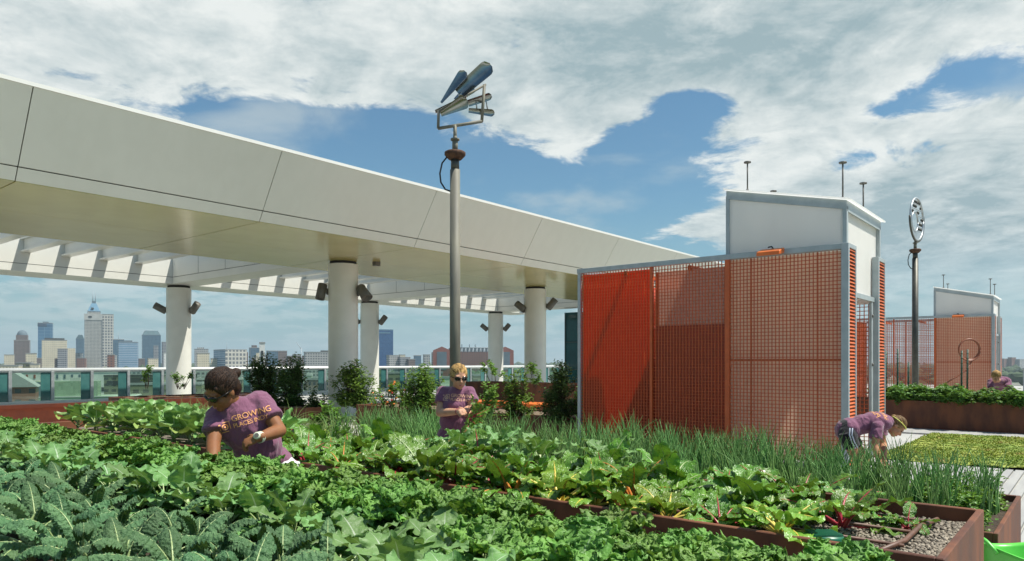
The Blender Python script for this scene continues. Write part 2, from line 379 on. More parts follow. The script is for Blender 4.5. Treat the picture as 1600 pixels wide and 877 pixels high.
M['stripe'] = pmat('pale_blue_stripe', (.5,.55,.65), None, rough=.8); M['watch'] = pmat('pale_watch_plastic', (.62,.66,.5), None, rough=.35); M['bracelet'] = pmat('red_bracelet', (.35,.04,.08), None, rough=.5)
M['lips'] = pmat('lip', (.4,.12,.1), None, rough=.4)
# ------------------------------------------------------------------ camera, sun, sky, air
cam = bpy.data.cameras.new('camera'); co = bpy.data.objects.new('camera', cam); COL.objects.link(co)
co.location = (0,0,ZC); co.rotation_euler = (R(90),0,0)
cam.sensor_width = 36; cam.lens = 36*F/1600; cam.shift_y = (HY-438.5)/1600; cam.clip_end = 60000; cam.clip_start = .05
SC.camera = co
SC.view_settings.view_transform = 'Standard'; SC.view_settings.look = 'None'; SC.view_settings.gamma = 1; SC.view_settings.exposure = EXPO = .4
sd = Vector((.52,-.115,1.0)).normalized()
sun = bpy.data.lights.new('sun', 'SUN'); sun.energy = 5.0; sun.angle = R(.53); sun.color = (1,.95,.86)
so = bpy.data.objects.new('sun', sun); COL.objects.link(so); so.rotation_euler = (-sd).to_track_quat('-Z','Y').to_euler(); so.location = (20,-5,40)
wd = bpy.data.worlds.new('World'); SC.world = wd; wd.use_nodes = True
nt = wd.node_tree; bg = nt.nodes['Background']; bg.inputs[1].default_value = .073
sky = nd(nt, 'TexSky'); sky.sky_type = 'NISHITA'; sky.sun_disc = False; sky.sun_elevation = math.asin(sd.z); sky.sun_rotation = math.atan2(sd.x, sd.y)
sky.air_density = 1.3; sky.dust_density = .6; sky.ozone_density = 1.6; sky.altitude = 100
tc = nt.nodes.new('ShaderNodeTexCoord'); gen = tc.outputs['Generated']
sx = nt.nodes.new('ShaderNodeSeparateXYZ'); lk(nt, gen, sx.inputs[0])
zz = mth(nt, 'ADD', mth(nt, 'MAXIMUM', sx.outputs[2], 0.0), .16)
cb = nt.nodes.new('ShaderNodeCombineXYZ')
lk(nt, mth(nt, 'DIVIDE', sx.outputs[0], zz), cb.inputs[0]); lk(nt, mth(nt, 'DIVIDE', sx.outputs[1], zz), cb.inputs[1]); cb.inputs[2].default_value = 3.7
P = cb.outputs[0]
def cloudn(vec): return mth(nt, 'ADD', mth(nt, 'MULTIPLY', noise(nt, vec, 1.7, 12, .6, .35), 1.0), mth(nt, 'MULTIPLY', noise(nt, vec, 4.2, 12, .66, .4), 1.0))
n1 = cloudn(P)
va = nt.nodes.new('ShaderNodeVectorMath'); va.operation = 'ADD'; lk(nt, P, va.inputs[0]); va.inputs[1].default_value = (.14, -.05, 0)
n1b = cloudn(va.outputs[0])
n2 = noise(nt, P, .8, 6, .5)
n3 = noise(nt, P, 3.4, 12, .66, .3)
mp = nt.nodes.new('ShaderNodeMapping'); mp.inputs['Scale'].default_value = (1,1,2.6); lk(nt, gen, mp.inputs[0])
def blob(px, py, r):
    d = Vector((px-HX, F, HY-py)).normalized(); d.z *= 2.6
    vm = nt.nodes.new('ShaderNodeVectorMath'); vm.operation = 'DISTANCE'; lk(nt, mp.outputs[0], vm.inputs[0]); vm.inputs[1].default_value = d
    return ramp(nt, vm.outputs['Value'], r, 0, 0, 1)
bias = None
for (px, py, r, s) in ((405,205,.15,-.26), (560,255,.3,-.36), (760,300,.34,-.44), (930,350,.34,-.38), (1085,172,.11,-.6), (1010,225,.1,-.6), (1040,300,.12,-.2), (480,190,.1,-.3), (1510,118,.13,-.36), (1390,166,.07,-.34), (1340,250,.09,-.22), (1180,215,.07,-.12), (610,190,.08,-.22), (1420,40,.4,.16), (1400,300,.5,.16), (1250,180,.2,.12),
                       (300,60,.9,.2), (900,200,.22,.16), (1120,60,.5,.2), (1250,320,.2,.26), (1060,365,.12,.2), (1500,330,.4,.2), (640,225,.1,.12)):
    t = mth(nt, 'MULTIPLY', blob(px, py, r), s); bias = t if bias is None else mth(nt, 'ADD', bias, t)
dens = mth(nt, 'ADD', n1, mth(nt, 'ADD', mth(nt, 'ADD', bias, ramp(nt, sx.outputs[1], .25, -.35, 0, -.55)), -.5))  # unseen clouds behind the camera thinned to weaken the fill light
cov = ramp(nt, dens, .41, .6)
thick = ramp(nt, dens, .55, .95)
lit = mth(nt, 'MULTIPLY', mth(nt, 'SUBTRACT', n1, n1b), 2.6)
shade = mth(nt, 'SUBTRACT', mth(nt, 'ADD', mth(nt, 'MULTIPLY', ramp(nt, n2, .4, .64), .3), mth(nt, 'MULTIPLY', thick, .3)), lit)
dk = None
for (px, py, r, s) in ((1120,75,.4,.6), (1500,390,.3,.35), (150,230,.3,.15), (780,120,.28,.3), (1450,300,.3,.4)):
    t = mth(nt, 'MULTIPLY', blob(px, py, r), s); dk = t if dk is None else mth(nt, 'ADD', dk, t)
shade = mth(nt, 'ADD', mth(nt, 'MULTIPLY', shade, .8), mth(nt, 'ADD', dk, .02), True)
ccol = mixc(nt, shade, (8.8,9.2,9.0), (3.5,4.7,5.1))
# pale band of far cloud and vapour near the horizon
hor = ramp(nt, sx.outputs[2], .24, .0, 0, .75)
sk = mixc(nt, hor, mixc(nt, 1.0, sky.outputs[0], (.62,.93,1.05), 'MULTIPLY'), (2.9,4.9,5.7))
lowc = mth(nt, 'MULTIPLY', ramp(nt, noise(nt, P, 1.9, 8, .55, .2), .5, .72), ramp(nt, sx.outputs[2], .02, .1, .2, .55))
sk = mixc(nt, lowc, sk, (6.4,7.1,7.0))
cov = mth(nt, 'MULTIPLY', cov, ramp(nt, sx.outputs[2], .05, .16, .25, 1))
lk(nt, mixc(nt, cov, sk, ccol), bg.inputs[0])

HAZE = 9e-5
if HAZE:
    mb = MB(); mb.box(-14000,14000,-900,14000,-36,330)
    hz, nt, bs, out = newmat('haze_air'); nt.nodes.remove(bs)
    pv = nd(nt, 'VolumePrincipled', Density=HAZE, Anisotropy=.2); pv.inputs['Color'].default_value = (.72,.88,.97,1); lk(nt, pv.outputs[0], out.inputs['Volume'])
    h = mb.build('haze', hz); tag(h, 'thin pale blue summer haze over the city', 'haze', kind='stuff')

# ------------------------------------------------------------------ city
ZG = -34.0
def terr():
    m, nt, bs, out = newmat('city_ground')
    v = coords(nt)
    a = mixc(nt, ramp(nt, noise(nt, v, .012, 6), .42, .55), (.05,.085,.035), (.2,.2,.17))
    a = mixc(nt, ramp(nt, noise(nt, v, .05, 3), .5, .6, 0, .6), a, (.1,.12,.08)); lk(nt, a, bs.inputs['Base Color']); bs.inputs['Roughness'].default_value = .95; return m
mb = MB(); mb.add([(-13500,-800,ZG),(13500,-800,ZG),(13500,13500,ZG),(-13500,13500,ZG)], [(0,1,2,3)])
g = mb.build('city_terrain', terr()); tag(g, 'flat green and grey city ground far below the roof', 'ground', kind='structure')
FC = {}
def fac(k, *a, **kw): FC[k] = facade('facade_'+k, *a, **kw)
fac('brown', (.2,.15,.13), (.05,.05,.06), 3.8, 3.2, .6, .55)
fac('blueglass', (.16,.26,.36), (.05,.13,.22), 9, 16, .9, .94, .12, .4)
fac('cream', (.62,.56,.42), (.3,.28,.22), 4, 3.5, .4, .5)
fac('grey', (.3,.31,.32), (.05,.06,.08), 4, 3.2, .55, .65)
fac('darkblue', (.08,.11,.15), (.03,.06,.1), 4, 4, .8, .8)
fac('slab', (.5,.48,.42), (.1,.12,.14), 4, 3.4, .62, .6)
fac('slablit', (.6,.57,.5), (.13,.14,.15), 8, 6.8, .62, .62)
fac('bands', (.36,.44,.52), (.1,.2,.3), 4.2, 40, .6, .98)
fac('teal', (.1,.17,.22), (.04,.09,.14), 4.2, 3.6, .75, .75)
fac('concrete', (.42,.42,.4), (.1,.11,.12), 4.5, 4.5, .5, .6)
fac('brick', (.23,.11,.08), (.05,.05,.06), 4.5, 5, .4, .45)
fac('white', (.7,.7,.66), (.45,.45,.45), 5, 5, .25, .3)
fac('deepblue', (.02,.08,.2), (.018,.075,.19), 4, 4, .9, .9, .15, .3)
fac('green', (.25,.31,.22), (.22,.28,.2), 2, 1.2, .9, .9)
fac('palegreen', (.5,.55,.4), (.07,.08,.07), 60, 7, .0, .0)
fac('olive', (.2,.2,.12), (.06,.06,.05), 5, 6, .45, .6)
PLAIN = {k: pmat('city_'+k, c, tuple(x*.85 for x in c), .1, .8) for k, c in dict(roofgrey=(.3,.31,.3), roofpale=(.5,.5,.46), roofdark=(.06,.065,.06), slate=(.12,.17,.2), steel=(.4,.45,.48), tealgrey=(.1,.17,.19), window=(.03,.035,.04), brickred=(.3,.09,.06), palewall=(.55,.58,.42), whitewall=(.75,.72,.66), greenwall=(.36,.44,.3), glassblue=(.12,.25,.35)).items()}
def bldg(label, px0, px1, ytop, D, mat, frac=.35, rot=30, zb=ZG, roofm='roofgrey', par=1.5, cat='building', grp='skyline buildings beyond the railing', name='office_tower', par_on=True):
    r = R(rot); Wt = (px1-px0)*D/F; zt = ZC+(HY-ytop)*D/F
    wR = (1-frac)*Wt/math.cos(r); wL = frac*Wt/math.sin(r) if frac > 0 else wR*.6
    cx = px0+frac*(px1-px0)
    e = empty(name, label, cat, ((cx-HX)/F*D, D, zb), r, grp); H = zt-zb
    mb = MB(); mb.ubox(0, wR, 0, wL, 0, H); mb.build('wall', FC[mat] if mat in FC else PLAIN[mat], e)
    if par_on:
        mb = MB(); t = max(.4, wR*.02)
        mb.box(-.3, wR+.3, -.3, t, H+.01, H+par); mb.box(-.3, wR+.3, wL-t, wL+.3, H+.01, H+par); mb.box(-.3, t-.01, t+.01, wL-t-.01, H+.01, H+par); mb.box(wR-t+.01, wR+.3, t+.01, wL-t-.01, H+.01, H+par)
        mb.build('parapet', PLAIN[roofm], e)
    return e, wR, wL, H
def rbox(e, name, x0, x1, y0, y1, z0, z1, m):
    mb = MB(); mb.ubox(x0, x1, y0, y1, z0, z1); return mb.build(name, FC[m] if m in FC else PLAIN[m], e)
def mast(e, x, y, z0, z1, r, m='steel'):
    mb = MB(); mb.tube([(x,y,z0),(x,y,z1)], [r, r*.4], 6); return mb.build('mast', PLAIN[m], e)
# brown domed tower
e, a, b, H = bldg('brown stone tower with a stepped domed top, leftmost of the skyline', 10, 39, 532, 2100, 'brown', .4)
rbox(e, 'upper_storeys', a*.12, a*.88, b*.12, b*.88, H+1.6, H+16, 'brown')
mb = MB(); mb.lathe([(a*.36,H+16),(a*.34,H+21),(a*.27,H+26),(a*.15,H+30),(.1,H+32)], (a*.5,b*.5,0), 8); mb.build('dome', PLAIN['slate'], e)
# blue glass tower
e, a, b, H = bldg('slim blue glass tower with a dark cap behind the cream block', 47, 76, 505, 2050, 'blueglass', .42)
rbox(e, 'cap', -.8, a*.6, -.8, b*.98, H-9, H-.2, 'darkblue'); rbox(e, 'lift_room', a*.3, a*.7, b*.3, b*.7, H+.1, H+5, 'slate')
e, a, b, H = bldg('cream stepped block with a dark roof line in front of the blue glass tower', 58, 94, 532, 1500, 'cream', .2)
rbox(e, 'roof_band', a*.1, a*.9, b*.1, b*.9, H+.1, H+5, 'roofdark'); rbox(e, 'wing', a+.1, a*1.35, b*.1, b*.8, 0, H-16, 'cream')
e, a, b, H = bldg('grey office block of dark windows before the cream block', 76, 101, 546, 1420, 'grey', .55)
rbox(e, 'wing', -.1-a*.3, -.1, b*.1, b*.7, 0, H-18, 'brown')
e, a, b, H = bldg('dark glass tower with a rounded shoulder left of the tallest tower', 107, 128, 530, 2250, 'teal', .55, roofm='slate')
mb = MB(); mb.prism([(0,0),(a,0),(a*.8,12),(a*.3,12)], -b*.9, -b*.1, Matrix.Translation((0,0,H+1.6)) @ Matrix.Rotation(R(90),4,'X')); mb.build('shoulder', PLAIN['tealgrey'], e)
# tallest tower
e, a, b, H = bldg('tallest tower of the skyline with a pyramid top and twin masts', 124, 152, 487, 2060, 'slab', .45, roofm='slate')
mb = MB(); w = a*.98; d = b*.98
mb.add([(0,0,H+1.6),(w,0,H+1.6),(w,d,H+1.6),(0,d,H+1.6),(w*.3,d*.3,H+25),(w*.7,d*.3,H+25),(w*.7,d*.7,H+25),(w*.3,d*.7,H+25)], [(0,1,5,4),(1,2,6,5),(2,3,7,6),(3,0,4,7),(4,5,6,7)]); mb.build('pyramid_roof', PLAIN['glassblue'], e)
rbox(e, 'lantern', w*.34, w*.66, d*.34, d*.66, H+25.1, H+32, 'slate')
mast(e, w*.42, d*.5, H+32, H+62, 1.1); mast(e, w*.62, d*.5, H+32, H+60, 1.1)
rbox(e, 'dormer', w*.3, w*.5, -.6, d*.2, H+8, H+12, 'roofdark')
e, a, b, H = bldg('broad pale stone slab of the tallest tower with a small dark emblem', 131, 169, 491, 2010, 'slab', .02, 22)
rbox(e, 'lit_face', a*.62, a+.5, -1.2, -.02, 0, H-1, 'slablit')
rbox(e, 'top_band', -.3, a*.62, -.8, -.02, H-16, H+1, 'roofpale')
mb = MB(); mb.ell((a*.2,-1.2,H-7), 5, .8, 2.4); mb.build('emblem', PLAIN['window'], e)
e, a, b, H = bldg('dark teal office block just right of the tallest tower', 168, 190, 531, 1900, 'teal', .4); mast(e, a*.5, b*.5, H, H+20, .6)
e, a, b, H = bldg('pale blue glass block with horizontal bands right of the tallest tower', 176, 209, 535, 1700, 'bands', .28)
rbox(e, 'lift_room', a*.3, a*.7, b*.3, b*.7, H+.1, H+5, 'slate')
e, a, b, H = bldg('low pale stone block at the foot of the blue banded block', 172, 181, 556, 1500, 'concrete', .3)
e, a, b, H = bldg('blue grey tower with chamfered shoulders near the first rear column', 213, 245, 524, 2100, 'teal', .3, 30, roofm='slate')
mb = MB(); mb.add([(0,0,H+.1),(a,0,H+.1),(a,b,H+.1),(0,b,H+.1),(a*.15,b*.15,H+14),(a*.85,b*.15,H+14),(a*.85,b*.85,H+14),(a*.15,b*.85,H+14)], [(0,1,5,4),(1,2,6,5),(2,3,7,6),(3,0,4,7),(4,5,6,7)]); mb.build('sloped_roof', PLAIN['tealgrey'], e)
e, a, b, H = bldg('narrow grey office tower in front of the chamfered tower', 236, 246, 541, 1900, 'grey', .4)
e, a, b, H = bldg('grey ribbed tower partly behind the first rear column', 246, 268, 535, 1950, 'grey', .35)
e, a, b, H = bldg('small bright white block at the foot of the first rear column', 253, 268, 552, 1300, 'white', .2)
e, a, b, H = bldg('old concrete hotel block with a stepped roof right of the first rear column', 298, 322, 546, 1900, 'concrete', .25, 25)
rbox(e, 'setback', a*.2, a*.7, b*.2, b*.7, H+.1, H+5, 'concrete')
e, a, b, H = bldg('wide grey government block with a blue shaded side and a roof aerial', 313, 378, 547, 1400, 'bands', .6, 38)
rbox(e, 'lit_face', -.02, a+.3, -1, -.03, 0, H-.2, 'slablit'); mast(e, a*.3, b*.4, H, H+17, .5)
e, a, b, H = bldg('low brick block between the government block and the blue tower', 376, 386, 551, 1700, 'brick', .3)
e, a, b, H = bldg('brown and blue tower with a flat roof plant room', 384, 404, 544, 1750, 'teal', .4); rbox(e, 'plant_room', a*.2, a*.7, b*.2, b*.7, H+.1, H+7, 'brown')
e, a, b, H = bldg('slender white stair tower with dark openings above the dark bushes', 404, 413, 537, 700, 'white', .15, 20, name='stair_tower'); rbox(e, 'opening', a*.3, a*.7, -.6, -.02, H-18, H-12, 'window'); rbox(e, 'opening', a*.3, a*.7, -.6, -.02, H-11, H-7, 'window')
rbox(e, 'lower_block', -a*.6, -.1, 0, b*.9, 0, H-9, 'cream')
e, a, b, H = bldg('dark glass office row right of the white stair tower', 412, 432, 549, 1600, 'teal', .35)
e, a, b, H = bldg('brown brick office row behind the dark bushes', 426, 446, 549, 1700, 'brown', .3)
e, a, b, H = bldg('low brown warehouse row under the tower crane', 444, 472, 557, 1650, 'brown', .2); rbox(e, 'roof_hut', a*.6, a*.8, b*.3, b*.6, H+.1, H+5, 'brick')
e, a, b, H = bldg('pale concrete office block left of the big front column', 469, 535, 551, 1300, 'concrete', .12, 22); rbox(e, 'roof_plant', a*.4, a*.75, b*.3, b*.7, H+.1, H+4, 'roofdark')
e, a, b, H = bldg('deep blue glass tower between the middle columns', 563, 612, 516, 1900, 'deepblue', .1, 18, roofm='glassblue', par=3); rbox(e, 'lit_sign', a*.25, a*.9, -.6, -.02, H-8, H-5, 'glassblue')
for i, (x0, x1, y, mt, lab) in enumerate(((602,622,556,'concrete','small concrete block right of the deep blue tower'), (619,640,559,'grey','small grey office block right of the deep blue tower'), (634,648,562,'brown','low brown block left of the brick stadium'))):
    e, a, b, H = bldg(lab, x0, x1, y, 1500, mt, .3, name='office_block')
rr = random.Random(17); k = 0
for px in (4, 36, 50, 102, 116, 160, 196, 208, 226, 304, 326, 340, 392, 408, 438, 456, 492, 508, 525, 622, 646, 660):
    mt, cw = rr.choice((('grey','grey'),('concrete','pale concrete'),('brown','brown'),('teal','dark glazed'),('cream','cream'),('brick','red brick'))); w_ = rr.uniform(9, 20)
    bldg('%s mid-rise block, %s from the left among the low blocks filling the skyline' % (cw, ordinal(k)), px, px+w_, rr.uniform(552,562), rr.uniform(1150,2300), mt, rr.uniform(.1,.5), rr.uniform(18,35), name='mid_rise_block'); k += 1
# tower crane
e = empty('tower_crane', 'tiny tower crane with a raised jib on the skyline', 'crane', J(471,560,1600))
mb = MB(); mb.tube([(0,0,-30),(0,0,22)], 1.0, 4); mb.build('mast', PLAIN['steel'], e); mb = MB(); mb.tube([(0,0,20),(-12,0,36)], [.9,.5], 4); mb.build('jib', PLAIN['steel'], e)
# brick stadium
e = empty('brick_stadium', 'large brick stadium with gabled ends and a glass and truss roof', 'stadium', ((740-HX)/F*1500, 1500, ZG), R(8))
hw = 84; eh = 34+23
mb = MB(); mb.ubox(-hw, hw, 0, 120, 0, eh); mb.build('wall', FC['brick'], e)
for x in (-hw, hw-36):
    mb = MB(); mb.prism([(x,0),(x+36,0),(x+36,eh+3),(x+18,eh+11),(x,eh+3)], -1.5, 3, Matrix.Rotation(R(90),4,'X')); gb = mb.build('gable', PLAIN['brickred'], e)
    mb = MB(); mb.box(x+8,x+28,-3.6,-3.1,20,eh); mb.build('window', PLAIN['slate'], e)
mb = MB(); mb.box(-hw+37, hw-37, 4, 100, eh+.1, eh+9); mb.build('roof', PLAIN['slate'], e)
mb = MB()
for i in range(13):
    x = -hw+37+i*(2*hw-74)/12; mb.tube([(x,2,eh-24),(x,2,eh+9)], .7, 4); mb.tube([(x,2,eh-24),(x+7,2,eh+8)], .5, 4)
mb.tube([(-hw+36,2,eh+9),(hw-36,2,eh+9)], .8, 4); mb.build('truss', PLAIN['steel'], e)
for x in (-34,-24,-8,4): 
    mb = MB(); mb.tube([(x,5,eh),(x,5,eh+16)], 1.1, 6); mb.build('chimney', PLAIN['slate'], e)
# nearer roofs seen over and through the railing
NG = 'low buildings close below the roof'
e, a, b, H = bldg('long pale low building with a row of small square windows', 12, 172, 583, 640, 'whitewall', .06, 12, name='low_building', grp=NG, roofm='roofpale')
for k in range(14):
    x = a*(k+.7)/14.4; rbox(e, 'window', x, x+2.6, -.25, -.02, H-17, H-13.2, 'window')
    rbox(e, 'pilaster', x-2.6, x-1.6, -.6, -.02, 0, H-7, 'palewall')
for k in range(9):
    x = a*(k+.6)/14.4; rbox(e, 'panel', x, x+1.6, -.3, -.02, H-5, H-1.5, 'brickred' if k < 4 else 'slate')
e, a, b, H = bldg('cream low building at the left end of the far street', -20, 22, 572, 900, 'cream', .1, 15, name='low_building', grp=NG)
e, a, b, H = bldg('dark olive flat roofed hall on the far street', 22, 45, 568, 950, 'olive', .1, 15, name='low_building', grp=NG)
e, a, b, H = bldg('cream low block with a flat roof left of the grey office block', 44, 58, 570, 930, 'cream', .2, 20, name='low_building', grp=NG)
e, a, b, H = bldg('pale green flat roofed building with small windows behind the railing', 24, 185, 622, 400, 'greenwall', .14, 20, name='low_building', grp=NG, roofm='roofpale', par=.5)
for k in range(11): rbox(e, 'window', a*(k+.4)/11.3, a*(k+.4)/11.3+1.8, -.2, -.02, H-4.2, H-1.8, 'window')
rbox(e, 'plant_room', a*.02, a*.62, b*.15, b*.6, H+.02, H+9, 'green'); rbox(e, 'dark_side', a*.02-.4, a*.2, b*.15-.4, b*.5, H+.03, H+8.6, 'slate'); rbox(e, 'roof_unit', a*.35, a*.45, b*.2, b*.3, H+9.1, H+11, 'roofpale'); rbox(e, 'roof_unit', a*.5, a*.54, b*.2, b*.3, H+9.1, H+10.6, 'whitewall')
e, a, b, H = bldg('dark roofed shed beyond the green building', 158, 245, 589, 620, 'olive', .05, 12, name='low_building', grp=NG, roofm='roofdark')
rbox(e, 'window_strip', a*.05, a*.9, -.3, -.02, H-7, H-3.5, 'window')
e, a, b, H = bldg('olive flat roofed building beside the first rear column', 180, 300, 602, 480, 'olive', .1, 18, name='low_building', grp=NG)
rbox(e, 'roof_hut', a*.05, a*.22, b*.2, b*.5, H+.1, H+5, 'roofdark')
e, a, b, H = bldg('pale ribbed hall beyond the railing right of the pale low building', 190, 262, 580, 800, 'concrete', .05, 12, name='low_building', grp=NG)
e, a, b, H = bldg('brick hall with a sloping grey roof at the left edge', -60, 34, 606, 300, 'brick', .4, 30, name='low_building', grp=NG, par_on=False)
mb = MB(); mb.prism([(-1,0),(a+1,0),(a*.5,7)], -b-1, 1, Matrix.Translation((0,0,H+.02)) @ Matrix.Rotation(R(90),4,'X')); mb.build('roof', PLAIN['roofgrey'], e)
e, a, b, H = bldg('brown low hall behind the bending woman', 300, 372, 594, 520, 'olive', .1, 16, name='low_building', grp=NG, roofm='roofpale')
e, a, b, H = bldg('pale low roof with plant units behind the bending woman', 300, 398, 578, 760, 'concrete', .08, 14, name='low_building', grp=NG, roofm='roofpale')
e, a, b, H = bldg('pale green low building behind the dark bushes', 372, 480, 588, 560, 'palegreen', .08, 14, name='low_building', grp=NG, roofm='roofpale')
e, a, b, H = bldg('blue white warehouse roof left of the big front column', 410, 520, 574, 900, 'concrete', .08, 14, name='low_building', grp=NG, roofm='roofpale')
e, a, b, H = bldg('low brown terrace seen through the railing near the big front column', 470, 530, 594, 520, 'brown', .08, 14, name='low_building', grp=NG)
e, a, b, H = bldg('olive low block seen through the railing right of the middle columns', 600, 690, 584, 620, 'olive', .08, 14, name='low_building', grp=NG)
e, a, b, H = bldg('pale low block seen through the railing left of the standing woman', 640, 720, 592, 520, 'palegreen', .08, 14, name='low_building', grp=NG)
e, a, b, H = bldg('low olive hall seen through the railing right of the standing woman', 730, 850, 588, 560, 'olive', .08, 14, name='low_building', grp=NG)
for i, (x0, x1, y, lab) in enumerate(((1566,1580,561,'small reddish house row on the far right horizon'), (1578,1592,559,'pinkish low block on the far right horizon'), (1590,1606,562,'small pale house row on the far right horizon'))):
    bldg(lab, x0, x1, y, 2600, 'brick' if i < 2 else 'concrete', .2, name='far_building', grp='buildings on the far right horizon')
# far woods: one uncountable mass of crowns
mb = MB(); rr = random.Random(3)
ico = []
bm = bmesh.new(); bmesh.ops.create_icosphere(bm, subdivisions=1, radius=1)
iv = [v.co.copy() for v in bm.verts]; ifc = [tuple(v.index for v in f.verts) for f in bm.faces]; bm.free()
for i in range(1500):
    D = rr.uniform(700, 5200)**1.0; px = rr.uniform(-60, 1660)
    if D < 1000 and rr.random() < .5: D += 2200
    x = (px-HX)/F*D; s = rr.uniform(7, 13)*(1 + D/6000)
    mb.add([(x+p.x*s*rr.uniform(.8,1.6), D+p.y*s, ZG+s*.7+p.z*s*rr.uniform(.7,1.1)) for p in iv], ifc)
wm = pmat('far_woods_leaf', (.035,.06,.022), (.06,.095,.035), .08, .9, 0)
o = mb.build('far_woods', wm); tag(o, 'dark green tree crowns scattered through the city to the horizon', 'woods', kind='stuff')
# ------------------------------------------------------------------ roof deck, paths, railing
def rloc(a, b, z=0): return W(a, b, z)
mb = MB(); mb.box(-14, 62, -24, 34.6, -1.2, 0); o = mb.build('roof_deck', M['deck'], None, (0,0,0), TH); tag(o, 'pale concrete roof deck around the planting beds', 'roof deck', kind='structure')
mb = MB()
x0 = .34
b = .34
while b < 8.9:
    mb.box(7.84, 13.38, b, b+.112, .004, .035); b += .14
o = mb.build('boardwalk', M['plank'], None, (0,0,0), TH); tag(o, 'pale ribbed boardwalk between the onion bed and the mesh shelter', 'boardwalk', kind='structure')
mb = MB(); mb.box(4.2, 18.8, .2, .32, .004, .012); o = mb.build('drain_channel', M['steel'], None, (0,0,0), TH); tag(o, 'narrow steel drain strip at the edge of the boardwalk', 'drain', kind='structure')
mb = MB()
for i in range(22):
    for j in range(5):
        mb.box(.6+i*.62, .6+i*.62+.608, .18-(j+1)*.62, .18-(j+1)*.62+.608, .004, .03)
o = mb.build('pavement', M['deck'], None, (0,0,0), TH); tag(o, 'pale square paving slabs beside the boardwalk', 'pavement', kind='structure')
mb = MB(); mb.box(18.95, 20.2, -9, 8, .004, .034); o = mb.build('path', M['plank'], None, (0,0,0), TH); tag(o, 'pale strip of path between sedum and tomato planter', 'path', kind='structure')
# sedum patch
def sedum():
    r = random.Random(5); mb = MB()
    A0, A1, B0, B1 = 13.48, 18.9, -7.0, 3.0
    n = 60; V = []; Fc = []
    for i in range(n+1):
        for j in range(n+1): V.append((A0+(A1-A0)*i/n, B0+(B1-B0)*j/n, .05+.03*math.sin(i*1.3+j*.7)*math.sin(j*1.1)))
    for i in range(n):
        for j in range(n): Fc.append((i*(n+1)+j,(i+1)*(n+1)+j,(i+1)*(n+1)+j+1,i*(n+1)+j+1))
    mb.add(V, Fc, None, True)
    for k in range(48000):
        x, y = r.uniform(A0, A1), r.uniform(B0, B1); h = r.uniform(.012,.036)*(1+.4*math.sin(x*2.1+math.sin(y*1.7))*math.sin(y*1.9)); s = r.uniform(.016,.036)
        a = r.uniform(0, 6.28); c, d = math.cos(a)*s, math.sin(a)*s
        mb.add([(x-c,y-d,.05),(x+c,y+d,.05+h*.4),(x+d*.5,y-c*.5,.06+h),(x-c-d*.3,y+c*.3,.05+h*.7)], [(0,1,2,3)])
    o = mb.build('sedum_mat', M['sedum'], None, (0,0,0), TH); tag(o, 'yellow green sedum ground cover beyond the boardwalk', 'sedum', kind='stuff')
sedum()
# glass railing (along the far edge)
RB = 33.6
rail = empty('glass_railing', 'long glass railing with teal fins and a pale round handrail along the roof edge', 'railing', W(2, RB, 0), TH)
mb = MB(); mb.tube([(0,0,1.34),(54,0,1.34)], .1, 10); mb.box(0, 54, -.07, .07, 0, .1); mb.build('handrail', M['alu'], rail)
for i in range(36):
    x = i*1.5
    mb = MB(); mb.box(x-.06, x+.06, -.09, .09, .1, 1.3); mb.build('post', M['steel'], rail, bevel=.01)
    mb = MB(); mb.box(x-.42, x-.065, -.03, -.005, .1, 1.25); mb.build('teal_fin', M['fin'], rail)
    mb = MB(); mb.box(x+.065, x+1.075, -.02, -.005, .1, 1.25); mb.build('glass_pane', M['glass'], rail)
# grey parapet far right
o = MB(); o.box(0, 18, 0, .3, 0, 1.3); o.box(-.05, 18.05, -.06, .36, 1.302, 1.38)
pw = o.build('parapet_wall', pmat('grey_parapet', (.42,.44,.43), (.36,.38,.38), .8, .7), None, W(46.5, 3.2, 0), TH-R(90)); tag(pw, 'plain grey parapet wall at the far right roof edge', 'wall')

# ------------------------------------------------------------------ pergola
SF = 4.85; A0, A1 = -9.5, 37.6
pg = empty('white_pergola', 'huge white panelled pergola with round columns across the roof garden', 'pergola', (0,0,0), TH)
seams = [A0]; s = -5.2
while s < A1-1:
    seams.append(s); s += 4.72
seams.append(A1); G = .009
def lean(z): return 14.7 - (z-SF)*(.9/1.43)
for i in range(len(seams)-1):
    a, c = seams[i]+G, seams[i+1]-G
    mb = MB(); z0, z1 = SF+.235, SF+1.43
    mb.add([(a,lean(z0),z0),(c,lean(z0),z0),(c,lean(z1),z1),(a,lean(z1),z1),(a,lean(z0)+.05,z0),(c,lean(z0)+.05,z0),(c,lean(z1)+.05,z1),(a,lean(z1)+.05,z1)], [(0,1,2,3),(4,7,6,5),(0,4,5,1),(1,5,6,2),(2,6,7,3),(3,7,4,0)])
    mb.build('fascia_panel', M['fasciapaint'], pg)
    mb = MB(); z0, z1 = SF+.004, SF+.215
    mb.add([(a,lean(z0),z0),(c,lean(z0),z0),(c,lean(z1),z1),(a,lean(z1),z1),(a,lean(z0)+.05,z0),(c,lean(z0)+.05,z0),(c,lean(z1)+.05,z1),(a,lean(z1)+.05,z1)], [(0,1,2,3),(4,7,6,5),(0,4,5,1),(1,5,6,2),(2,6,7,3),(3,7,4,0)])
    mb.build('lower_fascia_strip', M['fasciapaint'], pg)
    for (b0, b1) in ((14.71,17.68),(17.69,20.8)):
        mb = MB(); mb.box(a+G*.4, c-G*.4, b0, b1, SF-.012, SF+.03); mb.build('soffit_panel', M['tintedsoffit'], pg)
